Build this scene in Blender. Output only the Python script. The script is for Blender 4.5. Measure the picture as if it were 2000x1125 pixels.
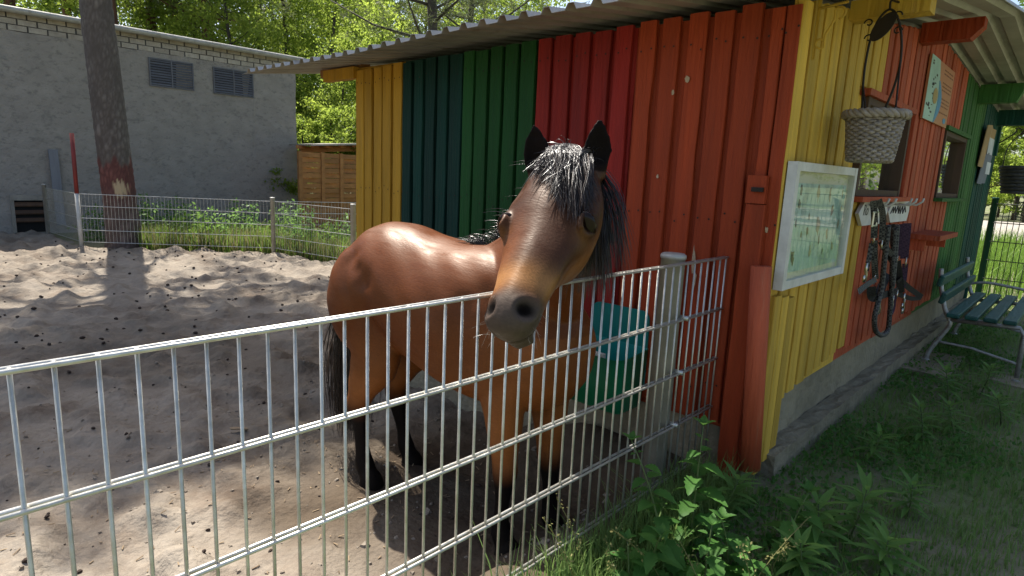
import bpy, bmesh, math, random
import numpy as np
from mathutils import Vector, Matrix
random.seed(7); RNG=np.random.default_rng(7)
for o in list(bpy.data.objects): bpy.data.objects.remove(o)
SC=bpy.context.scene; COL=SC.collection
# ---------------------------------------------------------------- camera
FPX,YAW,PIT,ROLL,CH=1201.9,-.75156,.186795,.044556,1.17
_fw=Vector((math.sin(YAW)*math.cos(PIT),math.cos(YAW)*math.cos(PIT),-math.sin(PIT)))
_r0=Vector((math.cos(YAW),-math.sin(YAW),0)); _u0=_r0.cross(_fw)
_r=_r0*math.cos(ROLL)+_u0*math.sin(ROLL); _u=_u0*math.cos(ROLL)-_r0*math.sin(ROLL)
CAM=Vector((0,0,CH))
cd=bpy.data.cameras.new('camera'); cam=bpy.data.objects.new('camera',cd); COL.objects.link(cam)
m=Matrix((_r,_u,-_fw)).transposed().to_4x4(); m.translation=CAM; cam.matrix_world=m
cd.sensor_width=36; cd.lens=FPX*36/2000; cd.clip_start=.05; cd.clip_end=900
SC.camera=cam
# ---------------------------------------------------------------- sky, sun, exposure
SUN_EL=math.radians(58); SUN_AZ=(-.98,.19)            # direction towards the sun on the ground
w=bpy.data.worlds.new('World'); SC.world=w; w.use_nodes=True
nt=w.node_tree; bg=nt.nodes['Background']; sk=nt.nodes.new('ShaderNodeTexSky'); sk.sky_type='NISHITA'
sk.sun_disc=False; sk.sun_elevation=SUN_EL; sk.sun_rotation=math.atan2(SUN_AZ[0],SUN_AZ[1])%(2*math.pi)
sk.air_density=1.0; sk.dust_density=2.5; sk.ozone_density=.6
nt.links.new(sk.outputs[0],bg.inputs[0]); bg.inputs[1].default_value=.10
sl=bpy.data.lights.new('sun','SUN'); sl.energy=4.4; sl.angle=math.radians(.55); sl.color=(1,.95,.87)
so=bpy.data.objects.new('sun',sl); COL.objects.link(so)
n_=math.hypot(*SUN_AZ); SUND=Vector((SUN_AZ[0]/n_*math.cos(SUN_EL),SUN_AZ[1]/n_*math.cos(SUN_EL),math.sin(SUN_EL)))
so.rotation_euler=SUND.to_track_quat('Z','Y').to_euler(); so.location=(-6,0,9)
vs=SC.view_settings; vs.view_transform='Standard'; vs.look='None'; vs.gamma=1; vs.exposure=1.28; vs.use_curve_mapping=False
SC.render.engine='CYCLES'
# ---------------------------------------------------------------- pixel -> place
def ray(x,y): return _fw+_r*((x-1000)/FPX)-_u*((y-562.5)/FPX)
def pX(x,y,c): d=ray(x,y); return CAM+d*(c/d.x)
def pY(x,y,c): d=ray(x,y); return CAM+d*(c/d.y)
def pZ(x,y,c=0.): d=ray(x,y); return CAM+d*((c-CH)/d.z)
def pD(x,y,dist): d=ray(x,y); return CAM+d*(dist/math.hypot(d.x,d.y))
SAND=-.2; WY=2.27; WX=-.83          # paddock level, front wall face, side wall face
# ---------------------------------------------------------------- builders
WL={}
def tag(o,label=None,cat=None,group=None,kind=None):
    if label:o['label']=label
    if cat:o['category']=cat
    if group:o['group']=group
    if kind:o['kind']=kind
    return o
def thing(name,label,cat,loc=(0,0,0),group=None):
    o=bpy.data.objects.new(name,None); COL.objects.link(o); o.location=loc; o.empty_display_size=.1
    WL[o.name]=Vector(loc); return tag(o,label,cat,group)
class MB:
    def __init__(s): s.v=[]; s.f=[]
    def add(s,vs,fs):
        b=len(s.v); s.v+= [tuple(v) for v in vs]; s.f+=[tuple(i+b for i in f) for f in fs]; return s
    def box(s,lo,hi):
        x0,y0,z0=lo; x1,y1,z1=hi
        return s.add([(x0,y0,z0),(x1,y0,z0),(x1,y1,z0),(x0,y1,z0),(x0,y0,z1),(x1,y0,z1),(x1,y1,z1),(x0,y1,z1)],
          [(3,2,1,0),(4,5,6,7),(0,1,5,4),(1,2,6,5),(2,3,7,6),(3,0,4,7)])
    def bar(s,a,b,w,h,up=(0,0,1)):
        a=Vector(a);b=Vector(b);d=(b-a).normalized();up=Vector(up)
        if abs(d.dot(up))>.97: up=Vector((0,1,0))
        sd=d.cross(up).normalized()*(w/2); u=sd.cross(d).normalized()*(h/2)
        vs=[a-sd-u,a+sd-u,a+sd+u,a-sd+u,b-sd-u,b+sd-u,b+sd+u,b-sd+u]
        return s.add(vs,[(3,2,1,0),(4,5,6,7),(0,1,5,4),(1,2,6,5),(2,3,7,6),(3,0,4,7)])
    def tube(s,pts,r,n=8,cap=True,closed=False):
        pts=[Vector(p) for p in pts]; N=len(pts)
        if not hasattr(r,'__len__'): r=[r]*N
        vs=[];fs=[];prev=None
        for i,p in enumerate(pts):
            if closed: d=(pts[(i+1)%N]-pts[i-1]).normalized()
            else: d=(pts[min(i+1,N-1)]-pts[max(i-1,0)]).normalized()
            if prev is None:
                a=Vector((0,0,1)) if abs(d.z)<.9 else Vector((1,0,0)); prev=d.cross(a).normalized()
            prev=(prev-d*prev.dot(d)).normalized(); q=d.cross(prev)
            for k in range(n):
                t=2*math.pi*k/n; vs.append(p+(prev*math.cos(t)+q*math.sin(t))*r[i])
        M=N if closed else N-1
        for i in range(M):
            j=(i+1)%N
            for k in range(n): fs.append((i*n+k,i*n+(k+1)%n,j*n+(k+1)%n,j*n+k))
        if cap and not closed: fs.append(tuple(range(n))[::-1]); fs.append(tuple((N-1)*n+k for k in range(n)))
        return s.add(vs,fs)
    def lathe(s,prof,c,n=20,sx=1,sy=1):
        vs=[];fs=[];N=len(prof)
        for (r,z) in prof:
            for k in range(n):
                t=2*math.pi*k/n; vs.append((c[0]+r*math.cos(t)*sx,c[1]+r*math.sin(t)*sy,c[2]+z))
        for i in range(N-1):
            for k in range(n): fs.append((i*n+k,i*n+(k+1)%n,(i+1)*n+(k+1)%n,(i+1)*n+k))
        fs.append(tuple(range(n))[::-1]); fs.append(tuple((N-1)*n+k for k in range(n)))
        return s.add(vs,fs)
    def prism(s,poly,off):
        off=Vector(off); a=[Vector(p) for p in poly]; n=len(a)
        fs=[tuple(range(n))[::-1],tuple(range(n,2*n))]+[(i,(i+1)%n,n+(i+1)%n,n+i) for i in range(n)]
        return s.add(a+[p+off for p in a],fs)
    def loft(s,rings,cap=True):
        n=len(rings[0]); vs=[p for r in rings for p in r]; fs=[]
        for i in range(len(rings)-1):
            for k in range(n): fs.append((i*n+k,i*n+(k+1)%n,(i+1)*n+(k+1)%n,(i+1)*n+k))
        if cap: fs.append(tuple(range(n))[::-1]); fs.append(tuple((len(rings)-1)*n+k for k in range(n)))
        return s.add(vs,fs)
    def build(s,name,mat,parent=None,smooth=False,kind=None,center=True):
        return mesh_obj(name,np.array(s.v,dtype=float),s.f,mat,parent,smooth,kind,center)
def mesh_obj(name,V,F,mat,parent=None,smooth=False,kind=None,center=True):
    V=np.asarray(V,dtype=float)
    c=(V.min(0)+V.max(0))/2 if center else np.zeros(3)
    me=bpy.data.meshes.new(name)
    if isinstance(F,np.ndarray):
        n,k=F.shape; V2=V-c
        me.vertices.add(len(V2)); me.vertices.foreach_set('co',V2.ravel()); me.loops.add(n*k); me.loops.foreach_set('vertex_index',F.ravel().astype(np.int32))
        me.polygons.add(n); me.polygons.foreach_set('loop_start',np.arange(0,n*k,k,dtype=np.int32)); me.update(calc_edges=True); me.validate()
    else: me.from_pydata((V-c).tolist(),[],F)
    if smooth: me.polygons.foreach_set('use_smooth',[True]*len(me.polygons))
    if mat is not None:
        for mm in (mat if isinstance(mat,(list,tuple)) else [mat]): me.materials.append(mm)
    o=bpy.data.objects.new(name,me); COL.objects.link(o); put(o,Vector(c.tolist()),parent)
    if kind:o['kind']=kind
    return o
def put(o,wl,parent=None):
    WL[o.name]=Vector(wl)
    if parent is not None: o.parent=parent; o.location=Vector(wl)-WL[parent.name]
    else: o.location=wl
    return o
def clone(src,wl,parent=None,rot=None,scale=None):
    o=src.copy(); COL.objects.link(o); o.parent=None; put(o,Vector(wl),parent)
    if rot is not None:o.rotation_euler=rot
    if scale is not None:o.scale=scale
    return o
# ---------------------------------------------------------------- materials
def lin(r,g,b):
    f=lambda c:(c/255/12.92 if c<=10 else ((c/255+.055)/1.055)**2.4); return (f(r),f(g),f(b),1)
def nd(t,kind,**kw):
    n=t.nodes.new(kind)
    for k,v in kw.items(): setattr(n,k,v)
    return n
def pmat(name,c1,c2=None,scale=6,rough=.7,bump=.15,bscale=60,stretch=(1,1,1),spec=.35,metal=0,c3=None,s3=1.2,t3=(.55,.72),rvar=.15,detail=6,coords='Object',transl=0,var=.12):
    """two-tone noise colour with optional third tone in patches, fine relief"""
    M=bpy.data.materials.new(name); M.use_nodes=True; t=M.node_tree; L=t.links.new; p=t.nodes['Principled BSDF']
    tc=nd(t,'ShaderNodeTexCoord'); oi=nd(t,'ShaderNodeObjectInfo'); mp=nd(t,'ShaderNodeMapping'); mp.inputs['Scale'].default_value=stretch
    ml=nd(t,'ShaderNodeMath',operation='MULTIPLY'); ml.inputs[1].default_value=37.; L(oi.outputs['Random'],ml.inputs[0])
    L(tc.outputs[coords],mp.inputs['Vector']); L(ml.outputs[0],mp.inputs['Location'])
    n1=nd(t,'ShaderNodeTexNoise'); n1.inputs['Scale'].default_value=scale; n1.inputs['Detail'].default_value=detail; n1.inputs['Roughness'].default_value=.65; L(mp.outputs[0],n1.inputs['Vector'])
    cr=nd(t,'ShaderNodeValToRGB'); cr.color_ramp.elements[0].position=.3; cr.color_ramp.elements[1].position=.7
    c2=c2 or tuple(c*.7 for c in c1[:3])+(1,)
    cr.color_ramp.elements[0].color=c2; cr.color_ramp.elements[1].color=c1; L(n1.outputs[0],cr.inputs[0]); col=cr.outputs[0]
    hv=nd(t,'ShaderNodeHueSaturation'); mr=nd(t,'ShaderNodeMapRange'); mr.inputs[3].default_value=1-var; mr.inputs[4].default_value=1+var
    L(oi.outputs['Random'],mr.inputs[0]); L(mr.outputs[0],hv.inputs['Value']); L(col,hv.inputs['Color']); col=hv.outputs[0]
    if c3:
        n3=nd(t,'ShaderNodeTexNoise'); n3.inputs['Scale'].default_value=s3; n3.inputs['Detail'].default_value=8; n3.inputs['Roughness'].default_value=.7; L(mp.outputs[0],n3.inputs['Vector'])
        r3=nd(t,'ShaderNodeValToRGB'); r3.color_ramp.elements[0].position=t3[0]; r3.color_ramp.elements[1].position=t3[1]; L(n3.outputs[0],r3.inputs[0])
        mx=nd(t,'ShaderNodeMixRGB'); L(r3.outputs[0],mx.inputs[0]); L(col,mx.inputs[1]); mx.inputs[2].default_value=c3; col=mx.outputs[0]
    L(col,p.inputs['Base Color'])
    n2=nd(t,'ShaderNodeTexNoise'); n2.inputs['Scale'].default_value=bscale; n2.inputs['Detail'].default_value=5; L(mp.outputs[0],n2.inputs['Vector'])
    bp=nd(t,'ShaderNodeBump'); bp.inputs['Strength'].default_value=bump; bp.inputs['Distance'].default_value=.02; L(n2.outputs[0],bp.inputs['Height']); L(bp.outputs[0],p.inputs['Normal'])
    rr=nd(t,'ShaderNodeMapRange'); rr.inputs[3].default_value=max(.02,rough-rvar); rr.inputs[4].default_value=min(1,rough+rvar); L(n1.outputs[0],rr.inputs[0]); L(rr.outputs[0],p.inputs['Roughness'])
    p.inputs['Metallic'].default_value=metal; p.inputs['Specular IOR Level'].default_value=spec
    if transl:
        tr=nd(t,'ShaderNodeBsdfTranslucent'); ad=nd(t,'ShaderNodeMixShader'); ad.inputs[0].default_value=transl
        br=nd(t,'ShaderNodeHueSaturation'); br.inputs['Value'].default_value=1.5; br.inputs['Hue'].default_value=.485; L(col,br.inputs['Color']); L(br.outputs[0],tr.inputs[0])
        L(p.outputs[0],ad.inputs[1]); L(tr.outputs[0],ad.inputs[2]); L(ad.outputs[0],t.nodes['Material Output'].inputs[0])
    return M
def paint(name,c,wear=(.09,.06,.04,1),wt=(.66,.78)):
    return pmat(name,c,tuple(k*.62 for k in c[:3])+(1,),scale=14,rough=.68,bump=.6,bscale=60,stretch=(1,1,.07),c3=wear,s3=11,t3=wt,spec=.2,var=.2)
M={}
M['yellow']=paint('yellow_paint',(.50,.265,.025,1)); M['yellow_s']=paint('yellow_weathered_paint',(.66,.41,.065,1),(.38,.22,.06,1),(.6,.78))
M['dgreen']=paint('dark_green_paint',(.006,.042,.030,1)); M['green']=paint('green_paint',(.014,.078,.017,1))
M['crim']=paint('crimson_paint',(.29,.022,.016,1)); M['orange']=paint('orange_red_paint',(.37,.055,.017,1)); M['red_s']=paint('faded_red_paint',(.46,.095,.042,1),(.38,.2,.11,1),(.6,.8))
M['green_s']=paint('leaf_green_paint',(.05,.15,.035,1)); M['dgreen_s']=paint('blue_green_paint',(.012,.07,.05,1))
M['concrete']=pmat('concrete',(.30,.28,.24,1),(.17,.155,.13,1),scale=5,rough=.9,bump=.6,bscale=30,c3=(.10,.10,.08,1),s3=2.5)
M['render_grey']=pmat('grey_render',(.34,.315,.28,1),(.26,.24,.215,1),scale=3,rough=.95,bump=.8,bscale=22,stretch=(1,1,1.6),c3=(.19,.178,.16,1),s3=9,t3=(.52,.66))
M['plinth']=pmat('grimy_plinth',(.27,.23,.155,1),(.19,.16,.105,1),scale=4,rough=.95,bump=.8,bscale=24,c3=(.13,.115,.08,1),s3=3,t3=(.5,.75))
M['brick']=pmat('pale_brick',(.42,.39,.33,1),(.28,.25,.21,1),scale=9,rough=.9,bump=.4,bscale=50)
M['mortar']=pmat('mortar',(.10,.095,.09,1),rough=.95)
M['galv']=pmat('galvanised_steel',(.60,.59,.55,1),(.40,.385,.33,1),scale=30,rough=.40,bump=.06,bscale=80,metal=.65,spec=.5)
M['galv_post']=pmat('galvanised_post',(.46,.45,.42,1),(.32,.31,.28,1),scale=9,rough=.5,bump=.1,bscale=80,metal=.25,c3=(.28,.26,.21,1),s3=5)
M['roof']=pmat('zinc_sheet',(.40,.385,.36,1),(.25,.235,.21,1),scale=4,rough=.55,bump=.06,bscale=30,metal=.35,c3=(.14,.11,.08,1),s3=3,t3=(.6,.75))
M['iron']=pmat('dark_iron',(.02,.016,.013,1),(.035,.022,.016,1),rough=.5,metal=.4)
M['white_paint']=pmat('white_paint',(.62,.60,.55,1),(.45,.44,.40,1),scale=12,rough=.5,bump=.1)
M['darkwood']=pmat('dark_wood',(.10,.055,.03,1),(.05,.028,.018,1),rough=.75,stretch=(1,1,.15))
M['tanwood']=pmat('larch_wood',(.36,.17,.055,1),(.22,.095,.03,1),rough=.7,scale=9,stretch=(.3,.3,1))
M['greywood']=pmat('weathered_wood',(.22,.23,.25,1),(.12,.125,.14,1),rough=.85,stretch=(1,1,.1))
M['glass']=None
M['chipw']=pmat('bare_wood_chip',(.48,.36,.24,1),(.38,.27,.17,1),scale=30,rough=.85)
# ================================================================ ground, sand
def sstep(a,b,x): 
    t=np.clip((x-a)/(b-a),0,1); return t*t*(3-2*t)
_pz=np.random.default_rng(11); _T=[(_pz.uniform(-1,1,2),_pz.uniform(0,6.28)) for _ in range(60)]
def wav(x,y,f,i0,n=7):
    r=0
    for k in range(n):
        d,p=_T[(i0+k)%60]; d=d/np.hypot(*d); r=r+np.sin((x*d[0]+y*d[1])*f*(1+.35*k/n*2)+p+1.3*np.sin((x*d[1]-y*d[0])*f*.6+p*2))
    return r/n
def ground_z(x,y): return -.21*sstep(-1.0,-1.4,x)*(1)+.0*x
def fence_side(x,y):     # >0 beyond the far fence
    P=FARLINE; r=-9e9+0*x
    for (a,b) in zip(P[:-1],P[1:]):
        d=np.array([b[0]-a[0],b[1]-a[1]]); d/=np.hypot(*d); r=np.maximum(r,(x-a[0])*-d[1]+(y-a[1])*d[0]) if False else r
    return np.interp(x,[p[0] for p in P],[p[1] for p in P])
fp0=pZ(95,462,SAND); fp1=pZ(160,484,SAND); fp2=pZ(535,496,SAND); fp3=pZ(690,522,SAND)
FARLINE=[(fp0.x-4,fp0.y-.3),(fp0.x,fp0.y),(fp1.x,fp1.y),(fp2.x,fp2.y),(fp3.x,fp3.y),(fp3.x+1.5,fp3.y+.05),(0,fp3.y+.05)]
def sand_z(x,y):
    h=.055*wav(x,y,9.5,0,5)+.05*wav(x,y,16,9,5)+.026*wav(x,y,30,20,5)+.010*wav(x,y,62,30,5); h=np.where(h>0,h,h*.6)
    z=SAND+.012+h*(1-.3*sstep(-2.4,-1.4,x))*(1-.75*np.exp(-((x+1.8)/.75)**2-((y-1.5)/.5)**2))
    z=z+ (.20+.0*x)*sstep(-1.42,-1.03,x)*.95
    z=z+.20*sstep(-2.2,-1.5,x)*sstep(1.9,2.3,y)*(1-sstep(-1.42,-1.03,x))
    z=np.maximum(z,SAND+.0); over=y-fence_side(x,y); z=z-.14*sstep(-.05,.25,over)*(x<-3.7)
    return z
xs=np.r_[np.linspace(-14.5,-6,150)[:-1],np.linspace(-6,-1.0,190)]; ys=np.r_[np.linspace(-8,-1.5,70)[:-1],np.linspace(-1.5,2.6,150)[:-1],np.linspace(2.6,5.2,60)]
GX,GY=np.meshgrid(xs,ys,indexing='ij'); V=np.stack([GX,GY,sand_z(GX,GY)],-1).reshape(-1,3); nx,ny=GX.shape
I=(np.arange(nx-1)[:,None]*ny+np.arange(ny-1)[None]).ravel(); F=np.stack([I,I+ny,I+ny+1,I+1],1)
M['sand']=pmat('paddock_sand',(.30,.258,.205,1),(.185,.152,.118,1),scale=2.2,rough=.97,bump=.9,bscale=26,spec=.08,c3=(.11,.078,.055,1),s3=2.4,t3=(.48,.74),detail=9)
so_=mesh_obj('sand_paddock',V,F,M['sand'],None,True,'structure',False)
# dark trodden earth along shed wall and fence, plus painted shade there and mid-paddock
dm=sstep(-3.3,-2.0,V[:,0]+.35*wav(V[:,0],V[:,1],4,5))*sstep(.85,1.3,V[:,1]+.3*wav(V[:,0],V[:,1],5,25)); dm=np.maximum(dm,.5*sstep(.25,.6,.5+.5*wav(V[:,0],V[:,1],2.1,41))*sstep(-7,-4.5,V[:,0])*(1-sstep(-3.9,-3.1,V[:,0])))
ca=so_.data.color_attributes.new('damp_and_shade','FLOAT_COLOR','POINT'); ca.data.foreach_set('color',np.repeat(dm[:,None],4,1).ravel())
t=M['sand'].node_tree; p_=t.nodes['Principled BSDF']; src=p_.inputs['Base Color'].links[0].from_socket; at_=nd(t,'ShaderNodeAttribute',attribute_name='damp_and_shade'); mx_=nd(t,'ShaderNodeMixRGB'); mx_.blend_type='MULTIPLY'; mx_.inputs[2].default_value=(.36,.32,.28,1); t.links.new(at_.outputs['Fac'],mx_.inputs[0]); t.links.new(src,mx_.inputs[1]); t.links.new(mx_.outputs[0],p_.inputs['Base Color'])
xs=np.r_[-260,-120,-60,-30,-16,-8,-4,-2.5,np.linspace(-1.6,-.95,12),-.5,0,.6,1.5,4,12,40,120,260]; ys=np.r_[-260,-100,-40,-15,-6,-3,0,1,2,3,4,6,8,10,14,20,30,60,120,300]
GX,GY=np.meshgrid(xs,ys,indexing='ij'); V=np.stack([GX,GY,ground_z(GX,GY)],-1).reshape(-1,3); nx,ny=GX.shape
I=(np.arange(nx-1)[:,None]*ny+np.arange(ny-1)[None]).ravel(); F=np.stack([I,I+ny,I+ny+1,I+1],1)
M['soil']=pmat('grassy_soil',(.17,.18,.09,1),(.18,.155,.115,1),scale=1.3,rough=.97,bump=.9,bscale=40,spec=.1,c3=(.12,.16,.055,1),s3=.7,t3=(.45,.62),detail=9)
mesh_obj('ground',V,F,M['soil'],None,True,'structure',False)
M['gravel']=pmat('pale_path_gravel',(.42,.38,.33,1),(.30,.27,.23,1),scale=8,rough=.95,bump=.5,bscale=60)
b=MB(); b.box((-24,19,-.02),(30,33,.012)); b.build('gravel_path',M['gravel'],None,kind='structure')
# ================================================================ the shed
SHED=thing('shed','low wooden animal shed with yellow, green and red striped boards and corrugated roof','shed',(-2.2,4.7,0))
RB=np.random.default_rng(5)
def board_front(x0,x1,z0,z1,mat,y=WY,th=.022,name='board'):
    b=MB(); n=9; jl=RB.normal(0,.0014,n+1); jr=RB.normal(0,.0014,n+1); jy=RB.normal(0,.0012); tl=RB.normal(0,.0025); r=[]
    for i in range(n+1):
        z=z0+(z1-z0)*i/n; q=tl*(i/n-.5); c=.003
        r.append([(x0+jl[i]+q,y+th,z),(x0+jl[i]+q,y+c+jy,z),(x0+jl[i]+q+c,y+jy,z),(x1+jr[i]+q-c,y+jy,z),(x1+jr[i]+q,y+c+jy,z),(x1+jr[i]+q,y+th,z)])
    return b.loft(r).build(name,mat,SHED)
def board_side(y0,y1,z0,z1,mat,x=WX,th=.022,name='board'):
    b=MB(); n=7; jl=RB.normal(0,.0014,n+1); jr=RB.normal(0,.0014,n+1); jx=RB.normal(0,.0015); r=[]
    for i in range(n+1):
        z=z0+(z1-z0)*i/n; c=.003
        r.append([(x-th,y0+jl[i],z),(x-c+jx,y0+jl[i],z),(x+jx,y0+jl[i]+c,z),(x+jx,y1+jr[i]-c,z),(x-c+jx,y1+jr[i],z),(x-th,y1+jr[i],z)][::-1])
    return b.loft(r).build(name,mat,SHED)
YR,ZR=4.4,2.09
def roof_z(y,x=-.8): return (ZR-.137*(YR-y) if y<YR else ZR-.05*(y-YR))+.012*(x+2.5)*(1 if y<3 else .3)
def px(cx,cy,s,ox,oy=0): return pY(ox+cx/s,oy+cy/s,WY).x
secs=[('yellow',[(550,585),(590,622),(632,668),(675,712),(722,760)],310,2.344,460),('dgreen',[(767,805),(818,857),(870,912),(925,970),(982,1036)],280,2.344,460),
      ('green',[(1045,1092),(1104,1156),(1170,1222),(1236,1292),(1308,1374)],230,2.344,460)]
for mn,ed,cy,s,ox in secs:
    e=[(px(a,cy,s,ox),px(c,cy,s,ox)) for a,c in ed]
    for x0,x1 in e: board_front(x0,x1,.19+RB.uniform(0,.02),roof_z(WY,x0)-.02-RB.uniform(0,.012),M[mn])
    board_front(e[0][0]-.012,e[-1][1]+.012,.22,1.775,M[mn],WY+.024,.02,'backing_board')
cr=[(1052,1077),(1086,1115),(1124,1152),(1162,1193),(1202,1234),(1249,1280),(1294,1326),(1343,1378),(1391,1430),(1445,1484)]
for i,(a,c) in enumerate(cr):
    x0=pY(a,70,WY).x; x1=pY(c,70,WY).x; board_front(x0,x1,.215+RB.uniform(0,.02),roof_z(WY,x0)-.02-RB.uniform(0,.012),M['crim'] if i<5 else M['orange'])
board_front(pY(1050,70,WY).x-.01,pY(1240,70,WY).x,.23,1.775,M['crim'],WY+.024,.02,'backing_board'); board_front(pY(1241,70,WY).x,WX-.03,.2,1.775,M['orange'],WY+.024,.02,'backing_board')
xc=WX
board_front(xc-.105,xc-.062,.26,1.77,M['orange'],WY+.003); board_front(xc-.056,xc-.004,.06,1.77,M['orange'],WY-.002)
x=pY(1450,620,WY-.02).x; board_front(x-.036,x+.036,.03,pY(1460,398,WY-.02).z,M['orange'],WY-.026,name='batten')
p=pY(1476,370,WY-.03); b=MB(); b.box((p.x-.034,WY-.03,p.z-.05),(p.x+.034,WY-.004,p.z+.05)); o=b.build('latch_box',M['orange'],SHED)
b=MB(); b.box((p.x-.012,WY-.042,p.z-.008),(p.x+.03,WY-.031,p.z+.008)); b.build('latch_bolt',M['iron'],o)
# nail heads and chipped paint on the front boards
B=MB(); xs_=[]
for o in [o for o in bpy.data.objects if o.parent==SHED and o.name.startswith('board')]: xs_.append((WL[o.name].x,o.dimensions.x if o.dimensions.x>.01 else .08))
for x,_w in xs_:
    for z in (.36,1.02,1.68):
        for s in (-1,1):
            c=(x+s*.022+RB.normal(0,.003),WY-.0035,z+RB.normal(0,.012)); B.add([(c[0]+.0042*math.cos(q),c[1],c[2]+.0042*math.sin(q)) for q in np.linspace(0,6.28,7)[:-1]],[tuple(range(6))])
B.build('nail_heads',M['iron'],SHED,kind='stuff')
for i,(x,y,w_,h_) in enumerate(((1341,155,.012,.012),(1314,181,.006,.010),(1284,345,.005,.008),(1354,512,.007,.05),(1356,548,.006,.035),(1497,450,.006,.012))):
    p=pY(x,y,WY-.004); r=np.random.default_rng(i); MB().prism([(p.x+w_*(1+r.normal(0,.25))*math.cos(q),WY-.0042,p.z+h_*(1+r.normal(0,.25))*math.sin(q)) for q in np.linspace(0,6.28,12)[:-1]],(0,.001,0)).build('chipped_spot',M['chipw'],SHED)
# side wall
yA=pX(1637,704,WX).y; yB=pX(1812,612,WX).y; yC=6.75; yE=7.75
w1=(pX(1668,378,WX).y,pX(1755,375,WX).y,pX(1700,383,WX).z,pX(1690,186,WX).z); w2=(pX(1826,383,WX).y,pX(1868,385,WX).y,pX(1840,386,WX).z,pX(1838,258,WX).z)
ZW0=w1[2]; ZW1=max(w1[3],w2[3])
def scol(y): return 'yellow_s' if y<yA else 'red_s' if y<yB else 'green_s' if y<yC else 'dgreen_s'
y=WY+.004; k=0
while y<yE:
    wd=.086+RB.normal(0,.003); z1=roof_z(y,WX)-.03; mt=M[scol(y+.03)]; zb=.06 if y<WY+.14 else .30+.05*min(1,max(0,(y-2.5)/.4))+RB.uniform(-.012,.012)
    if y<yA and y>WY+.1: zb=.27+.11*((y-WY)/(yA-WY))
    cut=[(a,b_) for a,b_,*_ in (w1,w2) if y+wd>a-.05 and y<b_+.05]
    if cut: board_side(y,y+wd,zb,ZW0-.03,mt); board_side(y,y+wd,ZW1+.035,z1,mt)
    else: board_side(y,y+wd,zb,z1,mt)
    y+=wd+.026; k+=1
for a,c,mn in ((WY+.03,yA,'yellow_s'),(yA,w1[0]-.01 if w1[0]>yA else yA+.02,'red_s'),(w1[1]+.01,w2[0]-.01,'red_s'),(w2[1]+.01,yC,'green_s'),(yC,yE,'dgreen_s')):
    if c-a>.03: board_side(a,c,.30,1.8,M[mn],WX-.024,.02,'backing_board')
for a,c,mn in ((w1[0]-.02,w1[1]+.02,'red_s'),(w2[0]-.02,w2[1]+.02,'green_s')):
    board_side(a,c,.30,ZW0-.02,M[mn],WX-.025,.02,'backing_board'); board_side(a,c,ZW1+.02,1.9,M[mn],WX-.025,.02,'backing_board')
for i in range(3):     # proud lower corner boards
    board_side(WY+.02+i*.075,WY+.085+i*.075,.05+i*.03,pX(1560,562,WX).z-.012*i,M['yellow_s'],WX+.02,.02)
# windows
G=bpy.data.materials.new('window_glass'); G.use_nodes=True; t=G.node_tree; gl=nd(t,'ShaderNodeBsdfGlossy'); gl.inputs['Roughness'].default_value=.015; gl.inputs['Color'].default_value=(.85,.9,.87,1); tr=nd(t,'ShaderNodeBsdfTransparent'); tr.inputs[0].default_value=(.93,.95,.94,1)
fr=nd(t,'ShaderNodeLayerWeight'); pw=nd(t,'ShaderNodeMath',operation='POWER'); pw.inputs[1].default_value=1.0; t.links.new(fr.outputs['Facing'],pw.inputs[0]); mx=nd(t,'ShaderNodeMixShader'); t.links.new(pw.outputs[0],mx.inputs[0]); t.links.new(tr.outputs[0],mx.inputs[1]); t.links.new(gl.outputs[0],mx.inputs[2]); t.links.new(mx.outputs[0],t.nodes['Material Output'].inputs[0]); M['glass']=G
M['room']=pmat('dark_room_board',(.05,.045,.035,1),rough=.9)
for (a,c,z0,z1),mn in ((w1,'red_s'),(w2,'green_s')):
    z1=ZW1; f=MB(); f.box((WX-.09,a,z0),(WX+.006,a+.035,z1)).box((WX-.09,c-.035,z0),(WX+.006,c,z1)).box((WX-.09,a+.035,z1-.03),(WX+.004,c-.035,z1)).box((WX-.09,a+.035,z0),(WX+.004,c-.035,z0+.03))
    fo=f.build('window',M['darkwood'],SHED)
    b=MB(); b.box((WX-.05,a+.035,z0+.03),(WX-.045,c-.035,z1-.03)); b.build('pane',G,fo)
    b=MB(); b.box((WX-.03,a-.06,z0-.025),(WX+.055,c+.08,z0-.002)); b.build('sill',M[mn],fo)
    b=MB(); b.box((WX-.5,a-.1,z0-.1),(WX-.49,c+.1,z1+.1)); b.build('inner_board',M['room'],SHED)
    b=MB(); b.box((WX-.02,a-.05,z1+.002),(WX+.022,c+.05,z1+.03)); b.build('lintel',M[mn],fo)
# plinth and footing
def rough_slab(name,lo,hi,mat,parent,amp=.008,n=(14,14,3),seed=1,kind=None):
    bm=bmesh.new(); bmesh.ops.create_cube(bm,size=1); 
    lo=Vector(lo);hi=Vector(hi); sz=hi-lo; c=(lo+hi)/2
    for v in bm.verts: v.co=Vector((v.co.x*sz.x,v.co.y*sz.y,v.co.z*sz.z))+c
    for ax in range(3):
        es=[e for e in bm.edges if abs((e.verts[0].co-e.verts[1].co)[ax])>sz[ax]/(n[ax]+1)*1.01 and all(abs((e.verts[0].co-e.verts[1].co)[k])<1e-6 for k in range(3) if k!=ax)]
        if n[ax]>0: bmesh.ops.subdivide_edges(bm,edges=es,cuts=n[ax],use_grid_fill=True)
    r=np.random.default_rng(seed)
    for v in bm.verts: v.co+=Vector(r.normal(0,amp,3).tolist())
    V=np.array([list(v.co) for v in bm.verts]); bm.verts.index_update(); F=[tuple(v.index for v in f.verts) for f in bm.faces]; bm.free()
    return mesh_obj(name,V,F,mat,parent,False,kind)
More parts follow.
